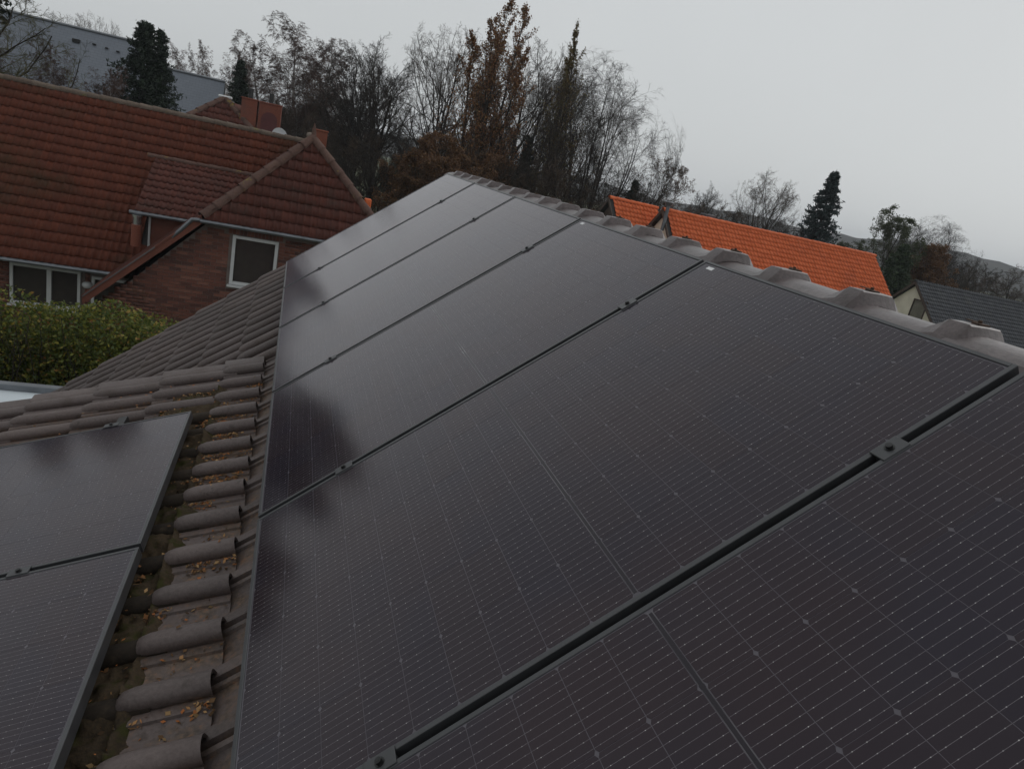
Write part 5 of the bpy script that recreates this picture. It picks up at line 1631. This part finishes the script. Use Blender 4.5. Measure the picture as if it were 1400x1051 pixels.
def build_hedge():
    rs = np.random.default_rng(77)
    y0 = CAM[1] + 13.6
    xs0, xs1 = CAM[0] - 7.5, CAM[0] - 1.85
    root = empty('hedge', ((xs0 + xs1) / 2, y0, 0), 'tall yellow-green leafy hedge between the carport and the brick house', 'hedge')
    # overlapping rounded bushes make the lumpy mass
    lumps = []
    x = xs0
    while x < xs1 + 0.3:
        px_ = (x - CAM[0]) / 13.6
        top = np.interp(px_, [-0.36, -0.335, -0.29, -0.25, -0.225, -0.18, -0.14], [3.16, 3.18, 3.02, 3.26, 3.36, 3.26, 3.02]) + 0.05 * math.sin(x * 5.3 + 1)
        lumps.append((x, y0 + rs.uniform(-0.25, 0.3), top, rs.uniform(0.55, 0.8)))
        x += 0.42
    C = []
    for (lx, ly, top, rad) in lumps:
        for zc in np.arange(0.5, top - rad + 0.3, 0.5):
            n = 1450
            v = unit(rs.normal(size=(n, 3)))
            rr = rad * (0.72 + 0.36 * rs.random(n) ** 0.6)[:, None]
            c = np.array([lx, ly + rs.uniform(-.12, .12), min(zc, top - rad)]) + v * rr * np.array([1.0, 1.05, 1.0])
            C.append(c)
    for k in range(420):                       # loose shoots
        lx, ly, top, rad = lumps[rs.integers(len(lumps))]
        v = unit(rs.normal(size=3) + np.array([0, -0.5, 0.6]))
        p0 = np.array([lx, ly, rs.uniform(1.2, top - rad)]) + v * rad * 0.9
        if p0[2] > top - 0.1: p0[2] = top - 0.1
        tt = rs.uniform(0, 1, 14)[:, None]
        C.append(p0 + unit(v + rs.normal(size=3) * 0.3) * tt * rs.uniform(0.12, 0.34) + rs.normal(size=(14, 3)) * 0.025)
    C = np.concatenate(C)
    keep = np.ones(len(C), bool)
    keep &= C[:, 2] > 0.05
    keep &= ~((C[:, 1] > y0 + 0.5) & (rs.random(len(C)) < 0.6))
    C = C[keep]
    V, F = leaf_cloud(rs, C, 0.074, 0.6, 0.3)
    o = put('foliage', mesh_np('foliage', V, F, 'leaf_hedge')); attach(o, root)
    n = 260
    st = np.stack([rs.uniform(xs0, xs1, n), y0 + rs.normal(size=n) * 0.2, np.zeros(n)], 1)
    P, Rr = polylines(rs, st, np.stack([rs.normal(size=n) * 0.25, rs.normal(size=n) * 0.2, np.ones(n)], 1), rs.uniform(1.8, 3.2, n), np.full(n, 0.02), np.full(n, 0.005), 6, 0.1, 0.03)
    V, F = tubes(P, Rr, 4)
    o = put('stems', mesh_np('stems', V, F, 'bark_dark')); attach(o, root)
build_hedge()
def build_wall_shrubs():
    pr = proto(200, 3.0, 0.03, [dict(n=10, t0=0.05, t1=1, ang=30, angv=10, ratio=0.5, K=5, S=3, wob=0.12, trop=0.03, rmin=0.006), dict(n=9, t0=0.1, t1=1, ang=35, angv=12, ratio=0.4, K=4, S=3, wob=0.15, trop=0.02, rmin=0.004), dict(n=5, t0=0.1, t1=1, ang=35, angv=12, ratio=0.5, K=3, S=3, wob=0.15, trop=0.0, rmin=0.003)],
               'bark_dark', 'twig_brown', 7, 0.3, leaf=('leaf_beech', 2, 0.045, 0.6, 0.03, 1))
    for k, (dx, Y, dz, lab) in enumerate(((-0.155, 15.4, -0.258, 'brown twiggy shrub against the brick gable beside the hedge'), (-0.122, 16.2, -0.266, 'small brown shrub against the brick gable by our verge'))):
        place(pr, 'garden_shrub', lab, ground_at(dx, Y), height_for(dz, Y), 2.0 * k, 1.0, 'shrubs by the brick wall', 'shrub')
build_wall_shrubs()


# ------------------------------------------------------------------ damp November air
def build_haze():
    m = bpy.data.materials.new('damp_air')
    m.use_nodes = True
    nt = m.node_tree
    nt.nodes.clear()
    out = nt.nodes.new('ShaderNodeOutputMaterial')
    v = nt.nodes.new('ShaderNodeVolumePrincipled')
    v.inputs['Color'].default_value = (0.90, 0.94, 1.0, 1)
    v.inputs['Density'].default_value = 0.00042
    nt.links.new(v.outputs[0], out.inputs['Volume'])
    MAT['haze'] = m
    b = MB().span((-1250, -1250, -1.2), (1250, 1290, 36))
    b.obj('haze', 'haze', kind='stuff', label='thin damp air that greys the far hill', cat='haze')
build_haze()
